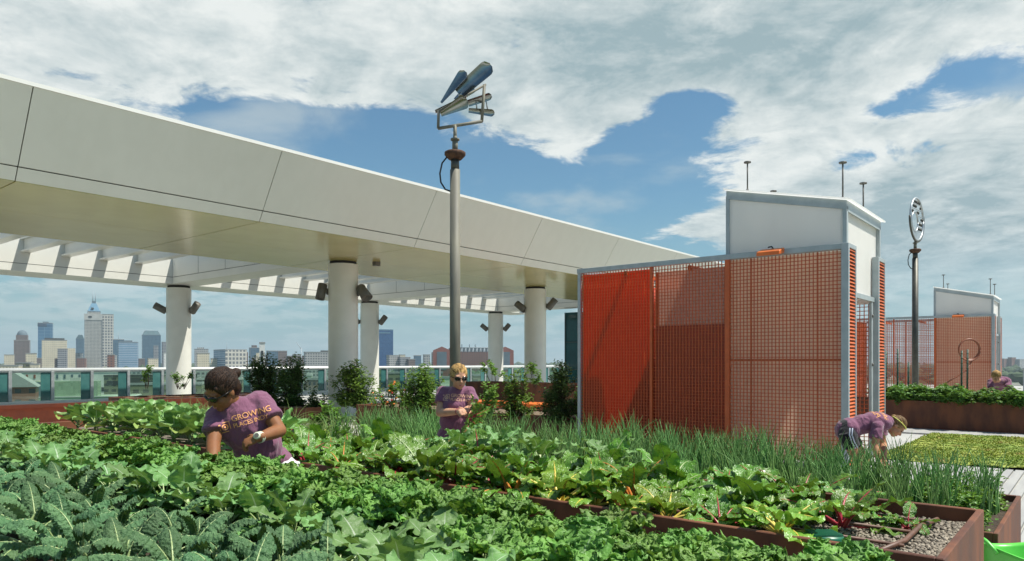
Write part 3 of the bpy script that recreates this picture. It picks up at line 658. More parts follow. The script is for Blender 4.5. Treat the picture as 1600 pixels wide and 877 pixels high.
# core of the front beam
mb = MB(); mb.add([(A0,14.78,SF+.035),(A1,14.78,SF+.035),(A1,20.79,SF+.035),(A0,20.79,SF+.035),(A0,lean(SF+1.42)+.06,SF+1.42),(A1,lean(SF+1.42)+.06,SF+1.42),(A1,20.79,SF+1.42),(A0,20.79,SF+1.42)], [(0,3,2,1),(4,5,6,7),(0,1,5,4),(1,2,6,5),(2,3,7,6),(3,0,4,7)])
mb.build('beam_core', M['gap'], pg)
mb = MB(); mb.box(A0, A1, lean(SF+1.43)-.02, 20.85, SF+1.432, SF+1.5); mb.build('coping', M['white'], pg)
mb = MB(); mb.box(A0, A1, 20.8, 20.84, SF-.01, SF+1.43); mb.build('inner_fascia', M['white'], pg)
# rear beam with a dark shadow line
mb = MB(); mb.box(A0, A1, 29.1, 30.9, SF, SF+.26); mb.box(A0, A1, 29.1, 30.9, SF+.28, SF+1.28); mb.build('rear_beam', M['white'], pg)
mb = MB(); mb.box(A0, A1, 29.13, 30.87, SF+.26, SF+.28); mb.build('shadow_gap', M['gap'], pg)
# cross beams, rafters
CA = [4.2, 14.4, 24.5, 34.7]
for ca in CA:
    mb = MB(); mb.box(ca-.55, ca+.55, 20.85, 29.09, SF, SF+.26); mb.box(ca-.55, ca+.55, 20.85, 29.09, SF+.28, SF+1.26); mb.build('cross_beam', M['white'], pg)
    mb = MB(); mb.box(ca-.52, ca+.52, 20.85, 29.09, SF+.26, SF+.28)
    for yb in (23, 25, 27): mb.box(ca-.553, ca-.54, yb, yb+.015, SF+.28, SF+1.26)
    mb.build('shadow_gap', M['gap'], pg)
x = -6.6; k = 0
while x < A1-.6:
    if all(abs(x-ca) > .7 for ca in CA):
        mb = MB(); mb.box(x-.16, x+.16, 20.85, 29.09, SF+.66, SF+.72); mb.box(x-.05, x+.05, 20.86, 29.08, SF+.722, SF+1.1); mb.box(x-.16, x+.16, 20.85, 29.09, SF+1.102, SF+1.16)
        mb.build('rafter', M['white'], pg)
    x += 1.275
for r, bb, rad, lst in (('f', 18.5, .46, (4.2, 14.2, 24.15, 34.4)), ('r', 29.7, .48, (4.2, 14.4, 24.5, 34.65))):
    for ca in lst:
        mb = MB(); mb.lathe([(rad,0.0),(rad,SF-.1)], (ca,bb,0), 40); c = mb.build('column', M['column'], pg)
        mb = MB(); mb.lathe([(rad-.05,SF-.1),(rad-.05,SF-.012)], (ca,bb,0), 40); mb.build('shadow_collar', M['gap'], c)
        mb = MB(); mb.lathe([(rad+.02,.002),(rad+.02,.05),(rad+.001,.06)], (ca,bb,0), 40); mb.build('base_ring', M['steel'], c)
mb = MB(); mb.box(14.75,14.95,17.6,17.75,SF-.14,SF-.013); mb.build('soffit_sensor', M['lampgrey'], pg)
# floodlights on the columns
names = {(4.2,18.5):'front column off the left edge', (14.2,18.5):'big front column', (24.15,18.5):'front column left of the mesh shelter', (14.4,29.7):'left rear column', (24.5,29.7):'middle rear column', (34.65,29.7):'right rear column', (4.2,29.7):'leftmost rear column'}
def flood(ca, cb, rad, side, tilt, z, n=1):
    lab = 'grey floodlight on the %s of the %s' % ('right side' if side > 0 else 'left side', names[(ca,cb)])
    c = W(ca, cb, 0); d = Vector((1,0,0))*side
    e = empty('floodlight', lab, 'floodlight', (c.x+d.x*rad*.99, c.y-rad*.1, z), 0, 'floodlights on the pergola columns')
    mb = MB(); mb.lathe([(.001,0),(.1,0),(.1,.05),(.06,.07),(.04,.16)], (0,0,0), 14, Matrix.Rotation(R(90)*side,4,'Y')); mb.ell((d.x*.17,0,0), .075,.075,.075); mb.build('mount', M['lampgrey'], e)
    for q in range(n):
        ax = Vector((side*math.sin(R(tilt[q])), -.25-.3*q, -math.cos(R(tilt[q])))).normalized()
        p = Vector((side*.2, -.05-.1*q, .04)); 
        mb = MB(); rot = ax.to_track_quat('Z','Y').to_matrix().to_4x4()
        mb.lathe([(.001,-.2),(.13,-.2),(.145,-.17),(.145,.3),(.13,.3),(.125,.26),(.001,.25)], p, 20, rot); mb.build('lamp_head', M['lampgrey'], e)
FL = [(14.2,18.5,.46,-1,(8,),3.9,1),(14.2,18.5,.46,1,(40,30),3.85,2),(24.15,18.5,.46,-1,(-50,),4.0,1),(24.15,18.5,.46,1,(140,),4.05,1),
      (14.4,29.7,.48,-1,(120,),3.85,1),(14.4,29.7,.48,1,(140,),3.85,1),(24.5,29.7,.48,-1,(150,),3.8,1),(24.5,29.7,.48,1,(140,),3.8,1),(34.65,29.7,.48,-1,(130,),3.8,1),(34.65,29.7,.48,1,(140,),3.8,1),(4.2,18.5,.46,1,(60,),4.0,1)]
for a in FL: flood(*a)

# dark teal glass stair house behind the pergola
sh = empty('glass_stair_house', 'dark teal glazed stair house behind the far pergola column', 'stair house', W(37.2, 19.1, 0), TH)
mb = MB(); mb.box(0, 6, 0, 7, 0, SF-.06); mb.build('glazed_wall', M['tealglass'], sh)
mb = MB()
for y in np.arange(0, 7.01, 1.0): mb.box(-.05, -.002, y-.035, y+.035, 0, SF-.06)
for x in np.arange(.5, 6.01, 1.1): mb.box(x-.035, x+.035, -.05, -.002, 0, SF-.06)
for z in (1.2, 2.9): mb.box(-.045, -.003, .04, 6.95, z, z+.06); mb.box(.01, 6, -.045, -.003, z, z+.06)
mb.build('mullion', M['mullion'], sh)

# ------------------------------------------------------------------ planting beds
def bed(label, a0, a1, b0, b1, ztop, zsoil, soilm, name='corten_bed', mat='corten', t=.03, grp='corten planting beds', rivets=(), cat='planting bed'):
    e = empty(name, label, cat, W(a0, b0, 0), TH, grp); A, B = a1-a0, b1-b0
    mb = MB(); mb.box(0, A, 0, t, 0, ztop); mb.box(0, A, B-t, B, 0, ztop); mb.box(0, t, t, B-t, 0, ztop); mb.box(A-t, A, t, B-t, 0, ztop)
    mb.build('wall', M[mat], e, bevel=.004)
    n = max(2, int(A/.15)); m_ = max(2, int(B/.15)); r = random.Random(int(a0*10)); V = []; Fc = []
    for i in range(n+1):
        for j in range(m_+1): V.append((t+.002+(A-2*t-.004)*i/n, t+.002+(B-2*t-.004)*j/m_, zsoil+r.uniform(-.015,.015)))
    for i in range(n):
        for j in range(m_): Fc.append((i*(m_+1)+j,(i+1)*(m_+1)+j,(i+1)*(m_+1)+j+1,i*(m_+1)+j+1))
    mb = MB(); mb.add(V, Fc, None, True); mb.build('soil', M[soilm], e)
    if rivets:
        for (y, z) in rivets:
            mb = MB(); mb.ell((-.004, y, z), .008,.017,.017, None, 8, 6); mb.build('rivet', M['steel'], e)
    return e
KB = (.95, 2.45, .35, 10.9)      # kale
bed('corten bed full of kale in the foreground', .95, 2.45, .35, 11.2, .86, .8, 'soil')
cb_ = bed('corten bed of chard and collards with bare gravel at its near end', 3.08, 4.24, .45, 9.9, .95, .87, 'gravel')
bed('low corten bed of onions in front of the mesh shelter', 5.95, 7.77, .55, 8.2, .5, .44, 'soil')
bed('mulched corten bed of shrubs left of the mesh shelter', 12.4, 13.9, 8.4, 15.6, .53, .49, 'mulch', mat='corten')
tb = bed('dark corten planter overflowing with tomato plants beyond the sedum', 20.3, 21.5, -5.5, 7.5, .72, .66, 'soil', rivets=[(5.5+dy, z) for dy in (.42,.56) for z in (.08,.36,.62)])
bed('tall dark corten planter before the right rear column', 20.6, 21.8, 12.6, 19.2, .92, .86, 'mulch', name='corten_planter')
lp = bed('brown corten planter with an orange red coping left of the bending woman', 1.0, 10.6, 17.3, 18.9, .72, .66, 'mulch', name='corten_planter', mat='orange_rail')
mb = MB(); mb.box(-.03, 9.63, -.1, .16, .722, .8); mb.box(9.48, 9.64, .161, 1.6, .722, .8); mb.build('coping', M['orange_rail'], lp)
rr = random.Random(2)
for k in range(26):
    mb = MB(); mb.ell((rr.uniform(4,7.5), -.002, rr.uniform(.35,.68)), .022,.008,.022, None, 8, 6); mb.build('rivet', M['signwhite'], lp)
bed('brown corten planter with small saplings before the left rear column', 10.2, 15.2, 24.6, 26.0, .5, .45, 'mulch', name='corten_planter')
bed('low corten planter under the two dark bushes', 11.4, 12.6, 17.0, 21.4, .42, .38, 'mulch', name='corten_planter')
bed('low corten bed left of the onion bed under pale chives', 5.9, 7.4, 8.6, 14.2, .5, .45, 'soil')
# orange bench
bn = empty('steel_bench', 'long orange steel bench behind the mulched shrub bed', 'bench', W(16.0, 8.2, 0), TH)
mb = MB(); mb.box(0, .9, 0, 9.6, .42, .5); mb.build('seat', M['orange'], bn, bevel=.01)
mb = MB(); mb.box(.06, .1, .02, 9.58, .05, .418); mb.build('front_panel', M['orange_rail'], bn)
for y in (.3, 3.2, 6.2, 9.2): mb = MB(); mb.box(.2, .8, y, y+.06, 0, .419); mb.build('leg', M['orange_rail'], bn)
# gravel, drip pipes, valve lid
r = random.Random(11); mb = MB()
for k in range(6500):
    a, b = r.uniform(3.13, 4.19), .5+2.2*r.random()**1.6; s = r.uniform(.004,.01)
    q = Matrix.Rotation(r.uniform(0,6.3),3,'Z') @ Matrix.Rotation(r.uniform(0,3),3,'X')
    mb.add([W(a,b,.878+s*.3)+ (q @ Vector((p.x*s*1.3,p.y*s,p.z*s*.7))) for p in iv], ifc, None, True)
pm, nt, bs, out = newmat('gravel_stone'); gi = nt.nodes.new('ShaderNodeNewGeometry')
lk(nt, mixc(nt, gi.outputs['Random Per Island'], (.1,.08,.06), (.4,.35,.27)), bs.inputs['Base Color']); bs.inputs['Roughness'].default_value = .85
o = mb.build('gravel', pm); tag(o, 'loose pale gravel at the bare end of the chard bed', 'gravel', kind='stuff')
for (a, w_) in ((3.42,'first drip pipe along the chard bed, nearest the front wall'), (3.72,'middle drip pipe along the chard bed'), (4.02,'drip pipe along the back wall of the chard bed')):
    mb = MB(); mb.tube([W(a, .66+.02*math.sin(a*9), .9), W(a+.02, 1.5, .905), W(a, 3, .895), W(a, 5.4, .895)], .008, 8); o = mb.build('drip_pipe', M['drip']); tag(o, 'brown '+w_, 'pipe', 'drip pipes on the gravel')
mb = MB(); mb.tube([W(3.2,.72,.9), W(3.5,.66,.905), W(3.8,.655,.915), W(4.1,.63,.9)], .012, 8); o = mb.build('drip_pipe', M['drip']); tag(o, 'thick brown feeder pipe across the bare end of the chard bed', 'pipe', 'drip pipes on the gravel')
e = empty('valve_box', 'round teal green valve box sunk in the gravel', 'valve box', W(3.27, .93, .855)); mb = MB(); mb.lathe([(.075,0),(.08,.07),(.078,.08),(.001,.084)], (0,0,0), 24); mb.build('body', M['lidgreen'], e)
mb = MB()
for k in range(8): mb.box(-.06,.06,-.055+k*.015,-.049+k*.015,.083,.088)
mb.build('lid_rib', M['lidgreen'], e)
# lime tub
e = empty('plastic_tub', 'bright lime green flexible plastic tub beside the onion bed', 'tub', W(5.68, .36, .006))
mb = MB(); n = 40; V = []; Fc = []
prof = [(.0,.0),(.21,.0),(.215,.01),(.27,.44),(.285,.47),(.278,.475),(.262,.45),(.205,.02),(.0,.02)]
for (rd, z) in prof:
    for j in range(n):
        a = 2*math.pi*j/n; dz = (.035*math.cos(2*a) if z > .4 else 0); V.append((rd*math.cos(a)*1.0, rd*math.sin(a), z+dz))
for i in range(len(prof)-1):
    for j in range(n): Fc.append((i*n+j,i*n+(j+1)%n,(i+1)*n+(j+1)%n,(i+1)*n+j))
mb.add(V, Fc, None, True); mb.build('body', M['tub'], e)
for sgn in (-1, 1):
    mb = MB(); pts = [(sgn*(.27+.03*math.sin(t*math.pi)), -.1+.2*t, .47+.07*math.sin(t*math.pi)) for t in np.linspace(0,1,9)]; mb.tube(pts, .014, 8); mb.build('handle', M['tub'], e)
# ------------------------------------------------------------------ mesh shelters
GH = 3.5; GL = 4.97; GD = 2.43; BY = 1.92
def grating(mb, plane, p0, p1, z0, z1, at, pitch=.06, t=.006, depth=.02):
    n = int(round((p1-p0)/pitch)); m_ = int(round((z1-z0)/pitch))
    for i in range(1, n):
        p = p0+(p1-p0)*i/n
        if plane == 'y': mb.box(at-depth/2, at+depth/2, p-t, p+t, z0, z1)
        else: mb.box(p-t, p+t, at-depth/2, at+depth/2, z0, z1)
    for k in range(1, m_):
        z = z0+(z1-z0)*k/m_
        if plane == 'y': mb.box(at-depth/2+.003, at+depth/2-.003, p0, p1, z-t, z+t)
        else: mb.box(p0, p1, at-depth/2+.003, at+depth/2-.003, z-t, z+t)
def shelter(label, a0, b0):
    e = empty('mesh_shelter', label, 'garden shelter', W(a0, b0, .036), TH, 'orange mesh garden shelters')
    for (y0, y1) in ((.06,1.86),(1.95,3.34),(3.4,4.93)):
        mb = MB(); grating(mb, 'y', y0, y1, .05, GH-.1, .03); mb.build('mesh_panel', M['mesh_orange'], e)
    for (y0, y1) in ((.06,1.86),(1.95,3.34),(3.4,4.93)):
        mb = MB(); grating(mb, 'y', y0, y1, .05, GH-.1, GD-.03, .075); mb.build('rear_mesh_panel', M['mesh_orange'], e)
    mb = MB(); grating(mb, 'x', .06, GD-.08, .05, GH-.1, GL-.03); mb.build('side_mesh_panel', M['mesh_orange'], e)
    for (y0, y1, m_) in ((1.865,1.945,'mesh_orange'),(3.345,3.395,'mesh_orange'),(GL-.035,GL+.03,'frame')):
        mb = MB(); mb.box(.0,.075,y0,y1,0,GH-.09); mb.build('post', M[m_], e); mb = MB(); mb.box(GD-.075,GD,y0,y1,0,GH-.09); mb.build('post', M[m_], e)
    for y in (.42, 1.5): mb = MB(); mb.box(.045,.07,y-.008,y+.008,.03,GH-.1); mb.build('mesh_stiffener', M['mesh_orange'], e)
    mb = MB(); mb.box(.045,.068,.06,1.86,1.67,1.695); mb.build('mesh_stiffener', M['mesh_orange'], e)
    mb = MB(); mb.box(-.012,.09,-.02,GL+.04,GH-.09,GH); mb.box(GD-.09,GD+.01,-.02,GL+.04,GH-.09,GH); mb.box(.0901,GD-.0901,GL-.05,GL+.04,GH-.09,GH); mb.build('top_rail', M['frame'], e, bevel=.004)
    mb = MB(); mb.box(.05,GD-.05,2.6,2.66,GH-.2,GH-.12); mb.box(.05,GD-.05,3.9,3.96,GH-.2,GH-.12); mb.build('cross_bar', M['mesh_orange'], e)
    # pilasters with orange louvres on the right-hand face
    for (x0, x1) in ((-.02,.46),(1.93,GD+.02)):
        mb = MB(); mb.box(x0,x0+.07,-.06,.05,0,GH-.001); mb.box(x1-.05,x1,-.06,.05,0,GH-.001); mb.box(x0+.0701,x1-.0501,-.06,.05,GH-.07,GH-.001); mb.build('pilaster_frame', M['frame'], e, bevel=.004)
        mb = MB(); z = .03
        while z < GH-.09:
            mb.add([(x0+.071,-.055,z),(x1-.051,-.055,z),(x1-.051,-.015,z+.05),(x0+.071,-.015,z+.05),(x0+.071,-.055,z+.008),(x1-.051,-.055,z+.008),(x1-.051,-.015,z+.058),(x0+.071,-.015,z+.058)], [(0,3,2,1),(4,5,6,7),(0,1,5,4),(1,2,6,5),(2,3,7,6),(3,0,4,7)]); z += .056
        mb.build('louvres', M['louvre'], e)
        mb = MB(); mb.box(x0+.072,x1-.052,.0,.03,.02,GH-.09); mb.build('louvre_back', M['mesh_orange'], e)
    # translucent white hut inside the frame
    zf, zb_ = 4.13, 4.56
    def zr(y): return zf+(zb_-zf)*y/BY
    for (za, zc1, zc2, mm) in ((.04, 3.4, 3.4, 'polybounce'), (3.41, zb_-.06, zf-.06, 'poly')):  # lower front sheet carries painted bounce light, upper one stays white
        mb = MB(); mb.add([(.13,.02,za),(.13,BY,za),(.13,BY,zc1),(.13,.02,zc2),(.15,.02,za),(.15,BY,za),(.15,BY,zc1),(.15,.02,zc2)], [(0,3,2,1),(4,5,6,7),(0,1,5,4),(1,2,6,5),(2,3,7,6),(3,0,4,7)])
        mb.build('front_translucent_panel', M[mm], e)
    mb = MB(); mb.add([(2.33,.02,.04),(2.33,BY,.04),(2.33,BY,zb_-.06),(2.33,.02,zf-.06),(2.35,.02,.04),(2.35,BY,.04),(2.35,BY,zb_-.06),(2.35,.02,zf-.06)], [(0,3,2,1),(4,5,6,7),(0,1,5,4),(1,2,6,5),(2,3,7,6),(3,0,4,7)])
    # rear wall only above the mesh
    mb2 = MB(); mb2.add([(2.33,.02,2.7),(2.33,BY,2.7),(2.33,BY,zb_-.06),(2.33,.02,zf-.06),(2.35,.02,2.7),(2.35,BY,2.7),(2.35,BY,zb_-.06),(2.35,.02,zf-.06)], [(0,3,2,1),(4,5,6,7),(0,1,5,4),(1,2,6,5),(2,3,7,6),(3,0,4,7)]); mb2.build('rear_translucent_panel', M['poly'], e)
    mb = MB(); mb.box(.152,2.328,.06,.075,2.78,zf-.06); mb.build('side_translucent_panel', M['poly'], e)
    mb = MB(); mb.box(.152,2.328,BY-.03,BY-.012,1.9,zb_-.06); mb.build('inner_translucent_panel', M['poly'], e)
    for bx in ((.11,.2,.0,.059,GH+.001,zf-.03),(.11,.2,BY-.011,BY+.05,GH+.001,zb_-.03),(2.28,2.36,.0,.059,GH+.001,zf-.03),(2.28,2.36,BY-.011,BY+.05,GH+.001,zb_-.03)):
        mb = MB(); mb.box(*bx); mb.build('hut_corner_post', M['frame'], e)
    mb = MB(); mb.box(.47,1.92,.0,.058,2.7,2.78); mb.box(1.74,1.83,.01,.055,.02,2.69); mb.box(.47,.52,.01,.055,.02,2.69); mb.build('door_frame', M['frame'], e)
    for z in (.5, 1.6, 2.45): mb = MB(); mb.ell((1.78,.0,z), .025,.02,.03, None, 8, 6); mb.build('hinge', M['lampgrey'], e)
    # trim under the roof and the sloping roof sheet
    def slab(y0, y1, x0, x1, dz0, dz1, name, m_):
        mb = MB(); mb.add([(x0,y0,zr(y0)+dz0),(x1,y0,zr(y0)+dz0),(x1,y1,zr(y1)+dz0),(x0,y1,zr(y1)+dz0),(x0,y0,zr(y0)+dz1),(x1,y0,zr(y0)+dz1),(x1,y1,zr(y1)+dz1),(x0,y1,zr(y1)+dz1)], [(0,3,2,1),(4,5,6,7),(0,1,5,4),(1,2,6,5),(2,3,7,6),(3,0,4,7)]); return mb.build(name, M[m_], e)
    slab(-.06, BY+.07, .05, 2.45, .06, .085, 'roof_sheet', 'polyroof')
    slab(.0, BY+.04, .105, .14, -.09, .055, 'fascia_board', 'frame'); slab(.0, .035, .141, 2.36, -.11, .055, 'fascia_board', 'frame'); slab(BY+.005, BY+.04, .141, 2.36, -.1, .055, 'fascia_board', 'frame')
    for (x, y, h) in ((.3,1.66,.52),(1.75,1.72,.28),(.35,.12,.6),(1.55,.1,.5)):
        z = zr(y)+.086
        mb = MB(); mb.tube([(x,y,z),(x,y,z+h)], .013, 8); v = mb.build('roof_vent_pipe', M['lampgrey'], e)
        mb = MB(); mb.lathe([(.012,h-.02),(.06,h-.01),(.06,h+.012),(.001,h+.02)], (x,y,z), 14); mb.build('cap', M['lampgrey'], v)
        mb = MB(); mb.lathe([(.035,0),(.03,.03),(.014,.06)], (x,y,z), 12); mb.build('base_flange', M['lampgrey'], v)
    # orange strip floodlight on the top rail
    mb = MB(); mb.add([(-.26,.92,GH-.12),(-.02,.92,GH-.07),(-.02,.92,GH+.02),(-.24,.92,GH-.05),(-.26,1.3,GH-.12),(-.02,1.3,GH-.07),(-.02,1.3,GH+.02),(-.24,1.3,GH-.05)], [(0,1,2,3),(4,7,6,5),(0,3,7,4),(3,2,6,7),(2,1,5,6),(1,0,4,5)])
    fl = mb.build('strip_light', M['orange'], e, bevel=.008); mb = MB(); mb.tube([(.0,1.1,GH+.005),(-.05,1.12,GH+.05),(-.12,1.15,GH+.03)], .012, 6); mb.build('cable', M['black'], fl)
    # solid red panels in the left two bays
    return e
s1 = shelter('orange mesh shelter with a white hut and red tank inside, nearest the onion bed', 11.95, 3.09)
s2 = copy_tree(s1); s2.location = W(32.4, 3.15, .004); s2['label'] = 'distant orange mesh shelter with a hose coil, beyond the tomato planter'
mb = MB(); mb.box(.1,.112,3.41,4.92,.04,3.38); mb.build('red_translucent_panel', M['polyred'], s1)
mb = MB(); mb.box(.1,.112,1.96,3.33,.04,2.31); mb.build('dark_red_panel', M['polydark'], s1)
def inx(px_, py_, pz): 
    return W(11.95+px_, 3.09+py_, pz)
e = empty('water_tank', 'round dark red tank behind the left bay of the near mesh shelter', 'tank', inx(1.3, 4.0, .036))
mb = MB(); mb.lathe([(.001,0),(.85,0),(.86,.04),(.86,2.75),(.8,2.95),(.45,3.12),(.001,3.15)], (0,0,0), 40); mb.build('shell', M['tank'], e)
mb = MB()
for z in (.5,1.1,1.7,2.3): mb.lathe([(.862,z-.03),(.885,z),(.862,z+.03)], (0,0,0), 40)
mb.build('hoop', M['redpanel'], e)
e = empty('tool_cupboard', 'dark red panelled tool cupboard in the middle bay of the near mesh shelter', 'cupboard', W(12.5, 5.1, .036), TH)
mb = MB(); mb.box(0, 1.2, 0, 1.28, 0, 2.28); mb.build('body', M['redpanel'], e, bevel=.01)
mb = MB(); mb.box(-.02,-.002,.02,.63,.03,2.25); mb.build('door', M['redpanel'], e); mb = MB(); mb.box(-.02,-.002,.65,1.26,.03,2.25); mb.build('door', M['redpanel'], e)
e = empty('canvas_screen', 'rosy translucent screen sheet above the red tool cupboard', 'screen', W(12.07, 5.06, 2.33), TH)
mb = MB(); mb.box(0,.012,0,1.34,0,1.02); mb.build('sheet', M['polypink'], e); mb = MB(); mb.box(-.012,.026,0,.03,0,1.02); mb.box(-.012,.026,1.31,1.34,0,1.02); mb.build('frame', M['mesh_orange'], e)
e = empty('sign_board', 'white board with dark green lettering inside the shelter doorway', 'sign', W(12.85, 3.42, 1.18), TH)
mb = MB(); mb.box(-.36,.5,0,.03,0,.5); mb.build('plate', M['signwhite'], e, bevel=.006)
mb = MB(); mb.box(-.36,.5,.0,.25,.501,.62); mb.build('planter_trough', M['soil'], e)
def text_mesh(txt, size, ext=0.0, align='CENTER', spacing=1.0):
    cu = bpy.data.curves.new('lettering', 'FONT'); cu.body = txt; cu.size = size; cu.extrude = ext; cu.align_x = align; cu.space_character = spacing; cu.resolution_u = 3
    o = bpy.data.objects.new('lettering', cu); COL.objects.link(o); dg = bpy.context.evaluated_depsgraph_get()
    me = bpy.data.meshes.new_from_object(o.evaluated_get(dg)); bpy.data.objects.remove(o); bpy.data.curves.remove(cu); return me
me = text_mesh('Libeso', .2, .002); me.transform(Matrix.Translation((0.07,-.004,.1)) @ Matrix.Rotation(R(90),4,'X')); link('lettering', me, M['signgreen'], e)
for x in (-.06,.24): mb = MB(); mb.ell((x,-.004,.32), .014,.008,.014, None, 8, 6); mb.build('screw', M['black'], e)
# hose coil and leaning pole in the far shelter
e = empty('hose_coil', 'rust red coiled hose hung behind the far mesh shelter panel', 'hose', J(1515,547,26.6))
mb = MB()
for k in range(3):
    mb.tube([(.40*math.cos(t)*(1-.03*k), .02*k, .40*math.sin(t)*(1-.03*k)+.01*k) for t in np.linspace(0,2*math.pi,33)], .028, 8)
mb.tube([(.1,.02,-.4),(-.1,.0,-.75),(-.5,.0,-1.0),(-.9,0,-1.25)], .026, 8)
mb.build('hose_loop', M['hose'], e)
# ------------------------------------------------------------------ kinetic sculptures on poles
def pole(px, D, ztop, name, label, m_, rad):
    base = J(px, 600, D); e = empty(name, label, 'wind sculpture', (base.x, base.y, .004), 0, 'wind sculptures on tall poles'); H = ztop
    mb = MB(); mb.tube([(0,0,0),(0,0,H)], [rad*1.12, rad], 20); mb.build('pole', M[m_], e)
    mb = MB(); mb.tube([(0,0,H+.001),(0,0,H+.16)], rad*.84, 16); mb.build('sleeve', M['darkpole'], e)
    mb = MB(); mb.lathe([(.001,H+.161),(.1,H+.161),(.14,H+.2),(.165,H+.23),(.165,H+.27),(.14,H+.285),(.07,H+.29)], (0,0,0), 24); mb.build('bearing_collar', M['rust'], e)
    mb = MB(); mb.tube([(0,0,H+.291),(0,0,H+.46)], .045, 12); mb.lathe([(.001,H+.461),(.07,H+.461),(.07,H+.485),(.03,H+.5),(.03,H+.53)], (0,0,0), 16); mb.build('spindle', M['pole'], e)
    mb = MB(); mb.tube([(-.12,-.02,H+.2),(-.2,-.02,H+.1),(-.235,-.02,H-.06),(-.22,-.02,H-.2),(-.15,-.02,H-.31),(-.07,-.02,H-.34)], .013, 8); mb.build('cable', M['black'], e)
    return e, H
D1 = 11.25; k1 = D1/F
e, H = pole(711, D1, ZC+(566-266)*k1, 'wind_sculpture', 'tall pole topped by a rotor of polished curved steel blades in a frame', 'pole', .078)
def q(px, py, dy=0.0): return Vector(((px-711)*k1, dy, ZC+(566-py)*k1))
mb = MB(); mb.tube([q(711,221), q(711,196)], .028, 10); mb.tube([q(685.6,173.5,-.02), q(684.8,202,-.02)], .022, 8); mb.tube([q(684.4,202,-.02), q(753.4,188.4,.05)], .026, 8); mb.tube([q(752.6,189,.05), q(756.7,131,.05)], .024, 8); mb.build('fork_frame', M['pole'], e)
mb = MB(); mb.tube([q(684,176.5,-.02), q(759,130.5,.05)], .017, 8); mb.build('axle', M['pole'], e)
mb = MB(); mb.ell(q(725,148), .06,.06,.06); mb.ell(q(720,151,-.06), .035,.035,.035); mb.build('hub', M['chrome'], e)
def blade(p0, p1, w0, w1, nrm, cup, name='blade'):
    """a long trough of sheet steel from p0 to p1, width w0..w1, curved across, rounded at its far end"""
    p0, p1 = Vector(p0), Vector(p1); t = (p1-p0).normalized(); n = Vector(nrm); n = (n-t*n.dot(t)).normalized(); s = t.cross(n)
    V = []; Fc = []; nu, nv = 16, 10
    for i in range(nu+1):
        u = i/nu; w = w0+(w1-w0)*u; rend = math.sqrt(max(0.0, 1-max(0, (u-.86)/.14)**2)) if u > .86 else 1
        for j in range(nv+1):
            v = -1+2*j/nv; w_ = w*max(.25, rend)
            V.append(p0+(p1-p0)*u + s*(v*w_) + n*(cup*w*(v*v)))
    k = len(V); V += [p+n*.006 for p in V]
    for i in range(nu):
        for j in range(nv):
            a = i*(nv+1)+j; b = a+nv+1; Fc.append((a,a+1,b+1,b)); Fc.append((k+a,k+b,k+b+1,k+a+1))
    mb = MB(); mb.add(V, Fc, None, True); mb.build(name, M['chrome'], e)
blade(q(717,150,-.06), q(768.5,110,-.16), .11, .135, (.3,-.9,.45), .28)
blade(q(690,163,-.04), q(729,118,-.12), .02, .115, (-.35,-.9,.2), .2)
blade(q(689,180,-.03), q(731,162,-.14), .04, .12, (.0,-.9,-.35), .22)
blade(q(680,174,.05), q(714,158,.12), .03, .06, (0,.5,.8), .3)
blade(q(730,156,.15), q(767,142,.2), .055, .06, (0,-.7,-.6), .4)
blade(q(731,166,.2), q(772,169,.25), .035, .06, (0,-.9,-.3), .3)
blade(q(712,153,.12), q(738,124,.25), .05, .1, (.4,.6,.5), .3)
mb = MB(); mb.tube([q(743,153,.17), q(744,164,.22)], .012, 6); mb.tube([q(758,147,.2), q(761,163,.25)], .012, 6); mb.build('strut', M['steel'], e)
# second one: pierced disc in a fork
D2 = 22.2; k2 = D2/F
e, H = pole(1430, D2, ZC+(566-404)*k2, 'wind_sculpture', 'dark pole topped by an upright pierced metal disc, before the far shelter', 'darkpole', .085)
zc = ZC+(566-343)*k2; rd = .64; yaw = R(45)
ax = Vector((math.cos(yaw), math.sin(yaw), 0)); nr = Vector((-ax.y, ax.x, 0)); up = Vector((0,0,1)); C0 = Vector((.05,0,zc))
def rg(r, cx, cz, th, n=40): return [C0+ax*(cx+r*math.cos(t))+up*(cz+r*math.sin(t)) for t in np.linspace(0, 2*math.pi, n+1)]
mb = MB(); mb.tube(rg(rd,0,0,0), .032, 8); mb.tube(rg(.3,-.2,-.1,0), .025, 8); mb.build('disc_ring', M['steel'], e)
mb = MB()
for z in (-.36,-.22,-.05,.12,.3,.46):
    h = math.sqrt(rd*rd-z*z); x0 = -h
    if abs(z+.1) < .3: x0 = -.2+math.sqrt(.09-(z+.1)**2)
    mb.tube([C0+ax*x0+up*z, C0+ax*h+up*(z+.0)], .014, 6)
mb.build('disc_bar', M['steel'], e)
rr = random.Random(4)
for z in (-.29,-.13,.03,.21,.38,.52):
    h = math.sqrt(max(.01, rd*rd-z*z))
    x = -h+.1
    while x < h-.06:
        if (x+.2)**2+(z+.1)**2 > .36**2 and rr.random() < .7: mb = MB(); mb.ell(C0+ax*x+up*z, .03,.03,.05, None, 8, 6); mb.build('disc_plate', M['darkpole'], e)
        x += .11
mb = MB(); mb.prism([(rd*.99*math.cos(t), rd*.99*math.sin(t)) for t in np.linspace(R(215),R(330),14)], -.008, .008, Matrix(((ax.x,0,nr.x,C0.x),(ax.y,0,nr.y,C0.y),(0,1,0,C0.z),(0,0,0,1)))); mb.build('disc_segment', M['steel'], e)
mb = MB(); mb.tube([C0+ax*(rd+.05)*math.cos(t)+up*(rd+.05)*math.sin(t) for t in np.linspace(R(178), R(375), 24)], .03, 8); mb.tube([(0.05,0,zc-rd-.05),(0,0,H+.52)], .03, 8); mb.build('fork_frame', M['darkpole'], e)
